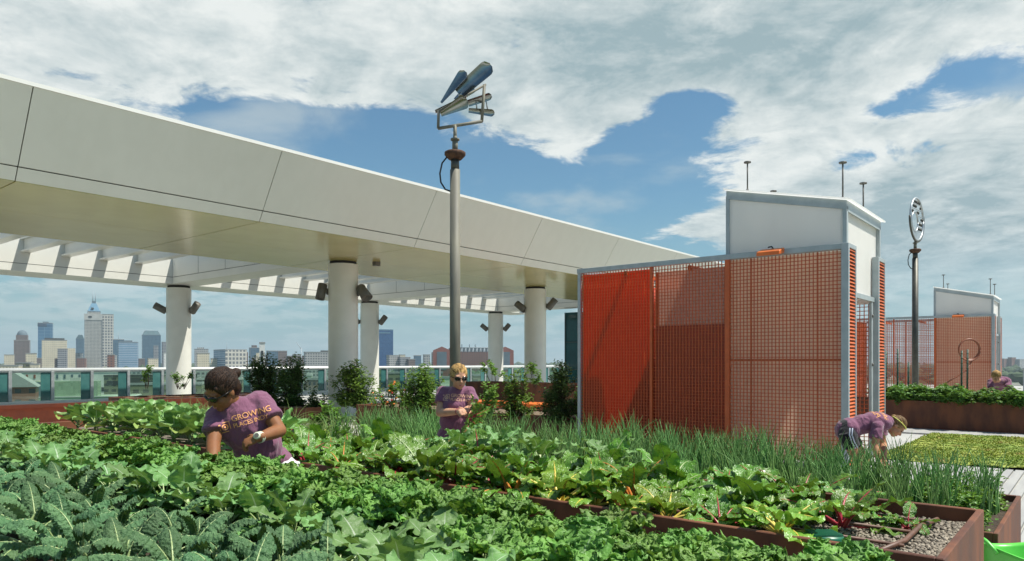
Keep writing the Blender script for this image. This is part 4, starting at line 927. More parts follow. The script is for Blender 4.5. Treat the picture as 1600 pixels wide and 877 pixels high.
# stakes in the far planter
for i, (px, D, y0) in enumerate(((1384,17.6,549),(1402,17.2,545),(1502,16.9,548),(1511,17.1,546),(1419,18.0,566))):
    D = (20.75 if i != 4 else 21.2)/(UX*(px-HX)/F+UY); p = J(px, 600, D); zt = ZC+(566-y0)*D/F
    mb = MB(); mb.tube([(0,0,.6),(.02,.01,zt)], .022, 6)
    for z in np.arange(.8, zt-.05, .12): mb.tube([(.01,0,z),(.01,0,z+.02)], .027, 6)
    o = mb.build('plant_stake', M['stake'], None, (p.x,p.y,0)); tag(o, ('dark green plant stake, %s from the left in the tomato planter' % ordinal((0,1,3,4,2)[i])), 'stake', 'plant stakes in the tomato planter')
# ------------------------------------------------------------------ plants
from mathutils import noise as mnoise
def spine(o, az, e0, L, droop, n, r, wob=.1):
    pts = [Vector(o)]; el = e0; a = az; st = L/n
    for i in range(n):
        d = Vector((math.cos(el)*math.cos(a), math.cos(el)*math.sin(a), math.sin(el))); pts.append(pts[-1]+d*st)
        el -= droop/n*(.4+1.2*i/n); a += r.uniform(-wob, wob)/n*3
    return pts
def leaf(mb, st, o, az, e0, L, wmax, r, kind, droop=1.0, s0=.28, stalk=.006, n=20, m_=8, roll=0.0):
    pts = spine(o, az, e0, L, droop, n, r)
    i0 = max(1, int(n*s0)); k = n-i0
    st.tube(pts[:i0+2], [stalk*(1.25-.5*i/(i0+2)) for i in range(i0+2)], 6)
    st.tube([p for p in pts[i0:n]], [stalk*.8*(1-.85*i/max(1, k)) for i in range(k)], 5, False) if kind in ('chard','laci') else None
    ph = [r.uniform(0, 6.28) for _ in range(6)]; V = []; uv = []; Fc = []
    fr = r.uniform(.85, 1.2)
    for i in range(k+1):
        t = i/k; p = pts[i0+i]; T = (pts[min(n, i0+i+1)]-pts[i0+i-1]).normalized()
        S = T.cross(Vector((0,0,1))); S = S.normalized() if S.length > .05 else Vector((-math.sin(az), math.cos(az), 0))
        N = S.cross(T).normalized()
        if roll: S, N = S*math.cos(roll)+N*math.sin(roll), N*math.cos(roll)-S*math.sin(roll)
        if kind == 'curly': w = wmax*math.sin(math.pi*min(1, .1+.88*t**.8))**.6
        elif kind == 'laci': w = wmax*(math.sin(math.pi*min(.985, .08+.9*t))**.45)
        elif kind == 'flat': w = wmax*math.sin(math.pi*min(.98, .06+.92*t**.7))**.7*(.78+.3*abs(math.sin(t*math.pi*3.5+ph[0])))
        elif kind == 'collard': w = wmax*math.sin(math.pi*min(.975, .04+.93*t**.85))**.5
        else: w = wmax*math.sin(math.pi*min(.98, .05+.92*t**.8))**.55
        for j in range(m_+1):
            v = -1+2*j/m_; av = abs(v); sg = 0 if v < 0 else 1; q_ = Vector(p); sw = 1.0; nz = 0.0; tz = 0.0
            if kind == 'curly':
                g1 = mnoise.noise_vector(Vector((t*L*58+ph[0]*9, v*wmax*58, ph[1]*7))); g2 = mnoise.noise_vector(Vector((t*L*130+ph[2]*9, v*wmax*130, ph[3]*7))); k1 = .007+.022*av
                q_ += g1*k1+g2*(.003+.0095*av); nz = .3*wmax*av*av
                sw = 1+.12*math.sin(t*17+ph[4]+sg)*av
            elif kind == 'laci':
                nz = -wmax*.55*av**2.2+.0045*math.sin(t*75+ph[0]+v*2)*math.sin(v*10+ph[1])+.004*av*math.sin(t*60+ph[2])
                sw = 1-.12*av*av; nz += (.0075*mnoise.noise(Vector((t*L*120+ph[3]*9, v*wmax*120, ph[4]*5)))+.006*mnoise.noise(Vector((t*L*55+ph[2]*9, v*wmax*55, ph[5]*5))))*(1 if av > .12 else .2)
            elif kind == 'flat':
                nz = wmax*(.12*av*math.sin(t*13*fr+ph[sg])+.12*av*av*math.sin(t*27+ph[2+sg]))+.1*wmax*av; sw = 1+.12*math.sin(t*24*fr+ph[sg])*av**3; q_ += mnoise.noise_vector(Vector((t*L*40+ph[0]*9, v*wmax*40, ph[1]*7)))*.014*av
            elif kind == 'collard':
                nz = wmax*(.32*av*av+.1*av*math.sin(t*9*fr+ph[sg])+.05*av*math.sin(t*19+ph[2+sg])); sw = 1+.04*math.sin(t*21+ph[sg])*av**3
            else:
                nz = .0075*math.sin(t*38*fr+ph[0])*math.sin(v*9+ph[1])*(1 if av > .12 else .3)+.004*math.sin(t*70+v*13)+wmax*(.2*av*math.sin(t*11*fr+ph[sg])+.12*av*av*math.sin(t*23+ph[2+sg])); sw = 1+.07*math.sin(t*25+ph[2+sg])*av**3
            q_ += S*(v*w*sw)+N*nz+T*tz
            V.append(q_); uv.append((.5+.5*v, t))
    for i in range(k):
        for j in range(m_):
            a = i*(m_+1)+j; Fc.append((a,a+1,a+m_+2,a+m_+1))
    mb.add(V, Fc, uv, True)
def proto(kind, seed):
    r = random.Random(seed); lv = MB(); st = MB()
    if kind == 'curly':
        n = 17
        for i in range(n):
            f = i/n; leaf(lv, st, (r.uniform(-.02,.02), r.uniform(-.02,.02), .02+.14*f), i*2.4+r.uniform(-.4,.4), R(25+50*f+r.uniform(-8,8)), r.uniform(.24,.31)*(1-.25*f), r.uniform(.07,.095), r, 'curly', r.uniform(1.5,2.6), .24, .005, 90, 32)
        st.tube([(0,0,-.03),(0,0,.18)], [.016,.012], 8)
    elif kind == 'laci':
        n = 15
        for i in range(n):
            f = i/n; leaf(lv, st, (r.uniform(-.02,.02), r.uniform(-.02,.02), .0+.12*f), i*2.4+r.uniform(-.4,.4), R(28+48*f+r.uniform(-10,10)), r.uniform(.22,.36)*(1-.15*f), r.uniform(.032,.047), r, 'laci', r.uniform(.8,2.4), .22, .005, 64, 16)
        st.tube([(0,0,-.03),(0,0,.13)], [.016,.012], 8)
    elif kind == 'flat':
        n = 12
        for i in range(n):
            f = i/n; leaf(lv, st, (r.uniform(-.02,.02), r.uniform(-.02,.02), .02+.12*f), i*2.4+r.uniform(-.4,.4), R(28+42*f+r.uniform(-8,8)), r.uniform(.24,.34)*(1-.15*f), r.uniform(.058,.08), r, 'flat', r.uniform(.6,1.4), .32, .0045, 34, 12)
        st.tube([(0,0,-.03),(0,0,.14)], [.014,.01], 8)
    elif kind == 'collard':
        n = 12
        for i in range(n):
            f = i/n; leaf(lv, st, (r.uniform(-.02,.02), r.uniform(-.02,.02), .02+.12*f), i*2.4+r.uniform(-.4,.4), R(28+48*f+r.uniform(-8,8)), r.uniform(.3,.4)*(1-.2*f), r.uniform(.095,.125), r, 'collard', r.uniform(.5,1.1), .3, .007, 20, 10)
        st.tube([(0,0,-.03),(0,0,.14)], [.016,.012], 8)
    else:
        n = r.choice((9,10,11))
        for i in range(n):
            f = i/n; leaf(lv, st, (r.uniform(-.02,.02), r.uniform(-.02,.02), .0), i*2.4+r.uniform(-.5,.5), R(24+50*f+r.uniform(-12,12)), r.uniform(.28,.42), r.uniform(.058,.088), r, 'chard', r.uniform(.6,1.7), .38, .0095, 28, 12, r.uniform(-.4,.4))
    return lv, st
LM = dict(curly='curly', laci='laci', flat='flat', collard='collard')
PN = dict(curly='curly_kale', laci='lacinato_kale', flat='flat_leaf_kale', collard='collard_plant', chard='chard_plant')
PROTO = {}
def get_proto(kind, i, lm, sm):
    key = (kind, i, lm, sm)
    if key not in PROTO:
        k2 = (kind, i)
        if k2 not in PROTO: PROTO[k2] = tuple(x.mesh(PN[kind]) for x in proto(kind, 100+i*7+len(kind)))
        a, b = [x.copy() for x in PROTO[k2]]; a.materials.append(M[lm]); b.materials.append(M[sm]); PROTO[key] = (a, b)
    return PROTO[key]
def plant(kind, loc, label, group, cat, scale=1.0, rz=0.0, lm=None, sm='stalkpale', var=0):
    a, b = get_proto(kind, var, lm or LM[kind], sm)
    e = empty(PN[kind], label, cat, loc, rz, group); e.scale = (scale,)*3
    link('leaves', a, None, e); link('stalks', b, None, e); return e
r = random.Random(21)
def row(kind, a, b0, b1, step, z, what, group, cat, nv, scale=(.85,1.15), ja=.05, jb=.05, **kw):
    k = 0; b = b0
    while b < b1:
        p = W(a+r.uniform(-ja,ja), b+r.uniform(-jb,jb), z); b += step
        q_ = Vector(p); q_.z += .2
        s = r.uniform(*scale); v = r.randrange(nv); rz = r.uniform(0, 6.28)
        if not inframe(q_, 130*min(6, max(.4, 2/max(.3, p.y)))): continue
        if p.length_squared and (Vector((p.x,p.y,0))).length < .75: continue
        plant(kind, p, what % ordinal(k), group, cat, s, rz, var=v, **kw); k += 1
KZ = .84
row('laci', 1.14, 1.0, 8.6, .29, KZ, 'blue green crinkled lacinato kale, %s from the near end of its front row', 'lacinato kale in the front of the kale bed', 'kale', 6, (.75,1.08))
row('laci', 1.46, 2.0, 6.0, .3, KZ, 'blue green crinkled lacinato kale, %s from the near end of its second row', 'lacinato kale in the front of the kale bed', 'kale', 6, (.75,1.08))
row('flat', 1.48, .8, 1.95, .3, KZ, 'broad leaved pale kale, %s from the near end before the second lacinato row', 'broad leaved kale in the kale bed', 'kale', 5, (.8,1.1))
row('flat', 1.48, 6.1, 10.4, .34, KZ, 'broad leaved pale kale, %s after the last lacinato of the second row', 'broad leaved kale in the kale bed', 'kale', 5, (.8,1.1))
row('curly', 1.8, .7, 1.7, .28, KZ, 'frilly bright green curly kale, %s from the near end of the third kale row', 'curly kale at the back of the kale bed', 'kale', 6, (.9,1.15))
row('flat', 1.78, 1.8, 10.6, .3, KZ, 'broad leaved pale kale, %s after the curly kale of the third kale row', 'broad leaved kale in the kale bed', 'kale', 5, (.85,1.1))
row('curly', 2.07, .62, 10.8, .27, KZ, 'frilly bright green curly kale, %s from the near end of the fourth kale row', 'curly kale at the back of the kale bed', 'kale', 6, (.9,1.15))
row('curly', 2.33, .6, 10.8, .26, KZ, 'frilly bright green curly kale, %s from the near end of the rearmost kale row', 'curly kale at the back of the kale bed', 'kale', 6, (.86,1.04))
# chard
CV = [('chard','chardred','stalkred','red stalked'),('chard','chard','stalkpale','pale stalked'),('chard','chardyel','stalkyel','yellow stalked'),('chard','chardred','stalkred','red stalked'),('chard','chard','stalkorange','orange stalked')]
cnt = {}
for ri, (a, b0, nm) in enumerate(((3.3,1.12,'front'),(3.66,1.02,'middle'),(3.99,.95,'rear'))):
    b = b0; k = 0
    while b < 5.75:
        p = W(a+r.uniform(-.05,.05), b+r.uniform(-.05,.05), .87); b += .26
        w_ = r.random(); c = CV[0 if w_ < .3 else 1 if w_ < .62 else 2 if w_ < .76 else 3 if w_ < .86 else 4]
        if ri == 0 and k in (1,): c = CV[0]
        if ri == 0 and k in (4, 5): c = CV[2]
        plant('chard', p, '%s chard, %s from the gravel end of the %s chard row' % (c[3], ordinal(k), nm), 'chard in the chard bed', 'chard', r.uniform(.76,1.08), r.uniform(0,6.28), c[1], c[2], r.randrange(8)); k += 1
p = W(3.85, .72, .88); plant('chard', p, 'single small red chard sprout on the bare gravel', 'chard in the chard bed', 'chard', .42, .5, 'chardred', 'stalkred', 1)
for ri, (a, nm) in enumerate(((3.42,'front'),(3.86,'rear'))):
    b = 6.0; k = 0
    while b < 9.7:
        p = W(a+r.uniform(-.05,.05), b+r.uniform(-.05,.05), .88); b += .38
        plant('collard', p, 'pale round leaved collard, %s from the bending woman in the %s collard row' % (ordinal(k), nm), 'collards left of the bending woman', 'collard', r.uniform(.8,1.0), r.uniform(0,6.28), var=r.randrange(4)); k += 1
for k, b in enumerate((3.1,3.5,3.9,2.55)): plant('flat', W(4.1, b, .88), 'pale bluish leafy kale, %s along the back of the chard row' % ordinal(k), 'pale kale behind the chard', 'kale', 1.0, b*3, var=k % 3)
# onions and chives
def clump(seed, n, h, spread, rad, bend):
    rr = random.Random(seed); mb = MB()
    for i in range(n):
        a = rr.uniform(0, 6.28); d = spread*math.sqrt(rr.random()); hh = h*rr.uniform(.45,1.15); b = rr.uniform(.08,bend)*(1.8 if rr.random() < .15 else 1); az = rr.uniform(0,6.28)
        pts = []; 
        for t in np.linspace(0, 1, 7):
            k = b*t*t; pts.append((math.cos(a)*d+math.cos(az)*k*hh*.8, math.sin(a)*d+math.sin(az)*k*hh*.8, hh*(t-.45*max(0,b-.25)*t**3)))
        mb.tube(pts, [rad*(1-.85*t**2) for t in np.linspace(0,1,7)], 4, False)
    return mb.mesh('onion_clump')
OC = [clump(s, 44, .58, .11, .0082, .42) for s in range(5)]; TC = [clump(40+s, 32, .45, .14, .0045, 1.0) for s in range(4)]
for m_ in OC: m_.materials.append(M['onion'])
for m_ in TC: m_.materials.append(M['thinchive'])
k = 0
for ri, a in enumerate((6.05,6.4,6.75,7.1,7.5)):
    b = .72 if ri < 4 else 1.2; k = 0
    while b < 8.1:
        p = W(a+r.uniform(-.06,.06), b+r.uniform(-.06,.06), .44); s = r.uniform(.85,1.12)*(.78+.2*min(1, max(0, (b-.7)/3.0)))
        if ri < 2 and b < .95: b += .26; continue
        o = link('onion_clump', OC[r.randrange(5)], None, None, p, r.uniform(0,6.28)); o.scale = (s,s,s); b += .26
        if b > 4.6 and r.random() < .3: o.data = TC[r.randrange(4)]
        tag(o, 'upright green onion clump, %s from the right end of the %s onion row' % (ordinal(k), ORD[ri]), 'onions', 'onion clumps before the mesh shelter'); k += 1
k = 0
for ri, a in enumerate((6.2,6.7,7.2)):
    b = 8.8; k = 0
    while b < 14:
        p = W(a+r.uniform(-.1,.1), b, .45); b += .36; s = r.uniform(.8,1.25)
        o = link('chive_clump', TC[r.randrange(4)], None, None, p, r.uniform(0,6.28)); o.scale = (s,s,s)
        tag(o, 'pale drooping chive clump, %s from the right in the %s chive row' % (ordinal(k), ORD[ri]), 'chives', 'pale chives left of the standing woman'); k += 1
# leafy things made of many small leaves
def leafcloud(name, seed, clumps, nl, size, mat, droop=.2, stems=True, stem_r=.012, aspect=.45, flowers=None):
    rr = random.Random(seed); mb = MB(); st = MB()
    for (c, rad) in clumps:
        c = Vector(c)
        for t in range(max(4, int(nl/14))):
            tip = c+Vector((rr.gauss(0,1), rr.gauss(0,1), rr.gauss(0,1))).normalized()*rad*rr.uniform(.5,1.15)
            base = Vector((c.x*.5, c.y*.5, 0)); mid = base.lerp(tip, .55)+Vector((rr.uniform(-.04,.04), rr.uniform(-.04,.04), .03))
            if stems: st.tube([base, mid, tip], [stem_r, stem_r*.5, stem_r*.15], 4, False)
            for l in range(30):
                f = rr.uniform(.25,1.05); p = mid.lerp(tip, f) + Vector((rr.gauss(0,1), rr.gauss(0,1), rr.gauss(0,1)))*rad*.13
                a = rr.uniform(0, 6.28); el = rr.uniform(-.5,1.0)-droop; d = Vector((math.cos(a)*math.cos(el), math.sin(a)*math.cos(el), math.sin(el)))
                s = size*rr.uniform(.6,1.25); sd_ = d.cross(Vector((rr.uniform(-.4,.4),rr.uniform(-.4,.4),1))).normalized()*s*aspect; n_ = sd_.cross(d).normalized()*s*.12
                mb.add([p, p+d*s*.5+sd_+n_, p+d*s, p+d*s*.5-sd_+n_, p+d*s*.5-n_], [(0,1,4),(1,2,4),(2,3,4),(3,0,4)], [(.5,0),(1,.5),(.5,1),(0,.5),(.5,.5)], True)
    return mb, st
def bush(name, label, group, loc, seed, clumps, nl, size, mat, cat='shrub', scale=1.0, flowers=None, **kw):
    e = empty(name, label, cat, loc, 0, group); e.scale = (scale,)*3
    if name in ('shrub',): clumps = list(clumps)+[((.2,-.1,.22),.3),((-.22,.05,.22),.3),((0,-.12,.15),.25)]
    mb, st = leafcloud(name, seed, clumps, nl, size, mat, **kw)
    mb.build('foliage', M[mat], e); 
    if st.v: st.build('stems', M['bark'], e)
    if flowers:
        rr = random.Random(seed)
        for (mm, n) in flowers:
            for i in range(n):
                f = MB(); c, rad = rr.choice(clumps); f.ell(Vector(c)+Vector((rr.gauss(0,1)*.6, -abs(rr.gauss(0,1))*.5-.2, rr.gauss(0,1)*.4)).normalized()*rad, .03,.03,.018, None, 7, 5)
                f.build('flower', M[mm], e)
    return e
def onbed(px, D, z): p = J(px, 600, D); p.z = z; return p
BG = 'shrubs on the mulched bed and planters'
bush('shrub', 'bushy bright green shrub before the big front column', BG, onbed(552,20.2,.47), 1, [((0,0,.75),.5),((-.3,.1,.55),.42),((.35,0,.55),.42),((.05,0,1.05),.32),((-.2,0,.95),.3)], 260, .075, 'bush')
bush('shrub', 'bushy green shrub just left of the standing woman', BG, onbed(655,17.6,.47), 2, [((0,0,.65),.36),((-.25,0,.5),.3),((.28,0,.45),.34),((.1,0,.95),.28),((-.1,0,.8),.28)], 220, .07, 'bush')
bush('flowering_plant', 'low leafy plant with orange and red flowers between two shrubs', BG, onbed(612,18.6,.47), 3, [((0,0,.3),.26),((-.35,0,.26),.24),((.35,0,.28),.24),((.1,0,.6),.18)], 130, .06, 'herb', 'plant', flowers=(('flower_o',14),('flower_r',8)))
bush('shrub', 'loose upright shrub left of the front column by the shelter', BG, onbed(806,15.9,.47), 4, [((0,0,.5),.26),((.1,0,.95),.24),((-.15,0,.75),.22),((.2,0,.6),.22),((-.05,0,.25),.2)], 130, .065, 'bush')
bush('shrub', 'dense dark shrub against the left post of the mesh shelter', BG, onbed(874,15.2,.47), 5, [((0,0,.45),.32),((.1,0,.8),.28),((-.15,0,.7),.28),((0,0,1.1),.2)], 260, .06, 'bushdark')
bush('shrub', 'pale green low shrub beside the shelter post', BG, onbed(899,16.4,.47), 6, [((0,0,.5),.3),((.15,0,.75),.24)], 120, .07, 'bush')
bush('shrub', 'shade tinted dark shrub, left one of the pair behind the bending woman', BG, onbed(414,22.3,.36), 7, [((0,0,.8),.5),((-.3,0,1.05),.36),((.3,0,1.0),.4),((0,0,1.35),.34),((-.15,0,.45),.4)], 320, .08, 'bushdark')
bush('shrub', 'shade tinted dark shrub, right one of the pair behind the bending woman', BG, onbed(455,21.4,.36), 8, [((0,0,.7),.45),((-.2,0,1.0),.36),((.25,0,.9),.36),((0.1,0,1.25),.3)], 320, .08, 'bushdark')
bush('shrub', 'small dark round shrub right of the dark pair', BG, onbed(492,20.8,.0), 9, [((0,0,.75),.32),((.15,0,.5),.28)], 160, .08, 'bushdark')
bush('shrub', 'low pale green vine mound right of the small dark shrub', BG, onbed(506,17.8,.0), 10, [((0,0,.5),.3),((.2,0,.35),.26)], 120, .09, 'herb')
bush('sapling', 'thin sapling in the planter left of the left rear column', BG, onbed(228,26.5,.7), 11, [((0,0,.5),.2),((.12,0,.8),.16)], 40, .09, 'bush')
bush('sapling', 'thin branching sapling at the foot of the left rear column', BG, onbed(281,26.0,.7), 12, [((-.15,0,.55),.25),((.3,0,.5),.22),((0,0,.3),.2)], 40, .08, 'bush')
bush('sapling', 'leafy sapling in a bed right behind the standing woman', BG, onbed(672,19.6,.0), 13, [((0,0,.9),.3),((.1,0,1.3),.25)], 80, .09, 'bush')
bush('sapling', 'leafy climber in front of the tall dark planter', BG, onbed(757,15.8,.0), 14, [((0,0,.9),.3),((-.1,0,.5),.3),((.15,0,1.1),.22)], 110, .085, 'bush')
bush('sapling', 'sparse sapling rising beside the right rear column', BG, onbed(775,24.0,.86), 15, [((0,0,.55),.25),((-.25,0,.75),.2)], 40, .1, 'bush')
bush('sapling', 'sparse sapling rising between the shelter and its nearest column', BG, onbed(836,23.0,.86), 16, [((0,0,.4),.3),((-.1,0,.7),.2)], 60, .1, 'bush')
# herbs at the end of the onion bed
for k, (a, b, s, lab) in enumerate(((7.2,.8,1.0,'green leafy oregano mound nearest the far corner of the onion bed'),(6.8,.85,1.1,'green leafy oregano mound in the middle of the onion bed end'),(6.4,.85,1.0,'green leafy oregano mound behind the lime tub'),(7.0,1.15,1.0,'green leafy oregano mound against the last onions'),(6.05,.78,.8,'small straggling oregano mound at the near corner of the onion bed'))):
    bush('oregano', lab, 'oregano mounds at the end of the onion bed', W(a, b, .44), 60+k, [((0,0,.09),.2),((.12,.05,.1),.16),((-.1,-.06,.08),.16)], 200, .03, 'herb', 'herb', s, stem_r=.003, aspect=.6)
# tomato plants
TM = [leafcloud('t', 80+i, [((0,0,.22),.3),((-.25,-.2,.15),.26),((.25,.2,.2),.26),((.1,-.35,.05),.22),((0,-.1,.42),.2),((-.2,.2,.3),.24)], 170, .085, 'tomato', droop=.45, stem_r=.006) for i in range(3)]
TM = [(a.mesh('tomato_plant'), b.mesh('tomato_plant')) for a, b in TM]
for a, b in TM: a.materials.append(M['tomato']); b.materials.append(M['stalkpale'])
for ri, (a, nm) in enumerate(((20.55,'front'),(21.1,'rear'))):
    k = 0; b = 7.2
    while b > -2.6:
        p = W(a+r.uniform(-.08,.08), b+r.uniform(-.1,.1), .66); b -= .5
        if not inframe((p.x,p.y,p.z+.3), 20): continue
        q_ = pix(p)
        if q_[0] < 1372: continue
        e = empty('tomato_plant', 'bushy tomato plant, %s from the shelter in the %s row of the far planter' % (ordinal(k), nm), 'tomato plant', p, TH+R(90)+r.uniform(-.5,.5), 'tomato plants in the far planter'); k += 1
        s = r.uniform(.85,1.15); e.scale = (s,s,s*r.uniform(.65,.85)); m2 = TM[r.randrange(3)]
        link('foliage', m2[0], None, e); link('stems', m2[1], None, e)
# ------------------------------------------------------------------ people
def basis(x, z):
    """matrix with columns (x, y, z) made orthonormal, z kept"""
    z = Vector(z).normalized(); x = Vector(x); x = (x-z*x.dot(z)).normalized(); y = z.cross(x)
    return Matrix((x, y, z)).transposed()
def hand(mb, w, d, n, thumb, curl, s=1.0):
    d = Vector(d).normalized(); n = Vector(n); n = (n-d*n.dot(d)).normalized(); t = d.cross(n)
    if t.dot(Vector(thumb)) < 0: t = -t
    w = Vector(w); B = Matrix((t, n, d)).transposed()
    mb.ell(w+d*.05*s, .04*s, .018*s, .055*s, B, 12, 8); mb.capsule(w-d*.02*s, w+d*.03*s, .026*s, .026*s, 10)
    for i, L in enumerate((.072,.08,.075,.06)):
        p = w+d*.085*s+t*(.03-.02*i)*s; a = R(8); dd = Vector(d)
        dd = (d+t*(.12-.08*i)).normalized()
        for q_, f in enumerate((.45,.32,.26)):
            c = curl*(.55+.35*q_); a += c
            dv = dd*math.cos(a)+n*math.sin(a); e = p+dv*L*f*s; mb.capsule(p, e, (.0092-.0008*q_)*s, (.0086-.0008*q_)*s, 8); p = e
    p = w+d*.03*s+t*.035*s; v = (t*.7+d*.7+n*.25).normalized(); e = p+v*.035*s; mb.capsule(p, e, .0125*s, .0105*s, 8); v2 = (d*.8+t*.15+n*.45).normalized(); mb.capsule(e, e+v2*.032*s, .0102*s, .0085*s, 8)
def person(label, loc, j, skinm, hairm_, bulk=1.0, hands=None, pants='denim', shorts=False, bun=True, vox=.0075, sleeve=.6, specs=True, hs=1.0, face_eyes=False, bangs=False, pony=None):
    e = empty('person', label, 'person', loc, 0, 'gardeners in purple shirts'); L = Vector(loc)
    j = {k: (Vector(v)-L if k not in ('f','u') else Vector(v).normalized()) for k, v in j.items()}
    f = j['f']; u = (j['u']-f*j['u'].dot(f)).normalized(); rt = f.cross(u)
    HB = Matrix((rt, f, u)).transposed(); C = j['head']
    def hp(a, b, c): return C+(rt*a+f*b+u*c)*hs
    b = MB()
    b.ell(hp(0,-.012,.03), .076*hs, .094*hs, .09*hs, HB, 20, 14); b.ell(hp(0,.028,-.035), .06*hs, .066*hs, .075*hs, HB, 16, 12); b.ell(hp(0,.062,-.088), .026*hs,.026*hs,.022*hs, HB)
    b.capsule(hp(0,.084,.012), hp(0,.106,-.024), .008*hs, .013*hs, 10); b.ell(hp(-.011,.094,-.03), .009*hs,.01*hs,.008*hs, HB, 10, 8); b.ell(hp(.011,.094,-.03), .009*hs,.01*hs,.008*hs, HB, 10, 8)
    b.ell(hp(0,.085,-.056), .023*hs,.012*hs,.007*hs, HB, 12, 8); b.ell(hp(0,.083,-.067), .02*hs,.012*hs,.008*hs, HB, 12, 8)
    for s in (-1, 1):
        b.ell(hp(s*.033,.06,-.025), .028*hs,.026*hs,.024*hs, HB); b.ell(hp(s*.03,.072,.028), .026*hs,.018*hs,.01*hs, HB); b.ell(hp(s*.074,-.01,-.008), .009*hs,.02*hs,.031*hs, HB)
    NB, CH, WA, PE = j['neck'], j['chest'], j['waist'], j['pelvis']
    b.capsule(NB-(NB-CH)*.1, hp(0,-.02,-.055), .056*bulk, .05*bulk, 16)
    sa = j['sh1']-j['sh2']
    B1 = basis(sa, NB-CH); B2 = basis(sa, CH-WA); B3 = basis(sa, WA-PE)
    def torso(mb, g, hem=False):
        sw = (sa.length/2)
        mb.ell(CH+(NB-CH)*.1, (sw*.86)*bulk+g, .108*bulk+g, .19+g, B1, 22, 14)
        mb.ell(CH.lerp(WA,.1), .148*bulk+g, .118*bulk+g, .15+g, B2, 22, 14); mb.ell(WA, .138*bulk+g, .105*bulk+g, .16+g, B3, 22, 14); mb.ell(PE, .165*bulk+g, .122*bulk+g, .14+g, B3, 22, 14)
        for k in ('sh1','sh2'):
            mb.capsule(CH.lerp(NB,.75), j[k], .065*bulk+g*.5, .056*bulk+g*.7, 14)
    torso(b, 0)
    for k in ('1','2'):
        b.capsule(j['sh'+k], j['el'+k], .05*bulk, .041*bulk, 14); b.capsule(j['el'+k], j['el'+k].lerp(j['wr'+k],.35), .041*bulk, .041*bulk, 14); b.capsule(j['el'+k].lerp(j['wr'+k],.35), j['wr'+k], .041*bulk, .027*bulk, 14)
        hip = j['hip'+k]; b.capsule(hip, j['kn'+k], .088*bulk, .058*bulk, 16); b.capsule(j['kn'+k], j['kn'+k].lerp(j['an'+k],.35), .056*bulk, .056*bulk, 14); b.capsule(j['kn'+k].lerp(j['an'+k],.35), j['an'+k], .056*bulk, .038*bulk, 14)
        an = j['an'+k]; b.capsule(an-j['toe']*0-Vector((0,0,.03)), an+(j['toedir']if 'toedir' in j else Vector((0,-.17,0)))-Vector((0,0,.04)), .04, .03, 12)
    for k in ('1','2'):
        if hands and hands.get(k): hand(b, j['wr'+k], *hands[k], s=1.04)
    o = b.build('body', M[skinm], e); remesh(o, vox, 3)
    # shirt
    s = MB(); torso(s, .016)
    for k in ('1','2'):
        en = j['sh'+k].lerp(j['el'+k], sleeve); s.capsule(j['sh'+k].lerp(CH.lerp(NB,.75),.1), j['sh'+k].lerp(en,.4), .066*bulk, .07*bulk, 14); s.tube([j['sh'+k].lerp(en,.3), en], [.068*bulk, .074*bulk], 16)
    sh = s.build('shirt', M['purple'], e); remesh(sh, vox, 3)
    tw = bpy.data.textures.get('cloth_folds') or bpy.data.textures.new('cloth_folds', 'CLOUDS'); tw.noise_scale = .085; tw.noise_depth = 1
    def fold(o_): m_ = o_.modifiers.new('d','DISPLACE'); m_.texture = tw; m_.strength = .026*bulk; m_.mid_level = .5; m_.texture_coords = 'LOCAL'
    def sm2(o_): m_ = o_.modifiers.new('s','SMOOTH'); m_.factor = .5; m_.iterations = 2
    bake(sh, [fold, sm2])
    # trousers or shorts
    p = MB(); p.ell(PE-(WA-PE)*.12, .17*bulk+.012, .128*bulk+.012, .125, B3, 20, 12)
    for k in ('1','2'):
        hip = j['hip'+k]; kn = j['kn'+k]; an = j['an'+k]
        if shorts: p.capsule(hip.lerp(PE,.2), hip.lerp(kn,.12), .112*bulk, .106*bulk, 16); p.tube([hip.lerp(kn,-.15), hip, hip.lerp(kn,.42)], [.1*bulk,.102*bulk,.1*bulk], 18)
        else: p.capsule(hip, kn, .1*bulk, .072*bulk, 16); p.tube([kn, kn.lerp(an,.95)], [.072*bulk,.058*bulk], 14)
    pt = p.build('shorts' if shorts else 'trousers', M[pants], e); remesh(pt, .011, 2)
    for k in ('1','2'):
        m_ = MB(); an = j['an'+k]; td = j['toedir'] if 'toedir' in j else Vector((0,-.17,0)); m_.capsule(an-td*.25-Vector((0,0,.035)), an+td-Vector((0,0,.04)), .05, .042, 14); so_ = m_.build('shoe', M['black'], e)
    # hair
    h = MB(); h.ell(hp(0,-.022,.042), .084*hs, .097*hs, .095*hs, HB, 22, 14); h.ell(hp(0,-.06,-.01), .07*hs, .058*hs, .075*hs, HB)
    for s_ in (-1, 1): h.ell(hp(s_*.066,.0,.035), .017*hs,.045*hs,.05*hs, HB)
    if bangs:
        h.capsule(hp(.06,.05,.04), hp(.072,.03,-.03), .012*hs, .007*hs, 8); h.capsule(hp(-.05,.05,.06), hp(-.07,.03,-.01), .014*hs, .008*hs, 8)
    if bun: h.ell(hp(*bun[0]), *[x*hs for x in bun[1]], HB); h.capsule(hp(*bun[0]), hp(0,-.09,.02), .02*hs, .035*hs, 10)
    ho = h.build('hair', M[hairm_], e); remesh(ho, .006, 2)
    tx = bpy.data.textures.new('hair_noise', 'CLOUDS'); tx.noise_scale = .03
    def dm(o_): m_ = o_.modifiers.new('d','DISPLACE'); m_.texture = tx; m_.strength = .006; m_.mid_level = .5
    bake(ho, [dm])
    bd = Vector(bun[0]) if bun else Vector((0,-.1,.02)); rs = random.Random(int(abs(loc[0])*100)); st = MB(); C0_ = Vector((0,-.022,.042)); Rr = Vector((.085,.098,.096))
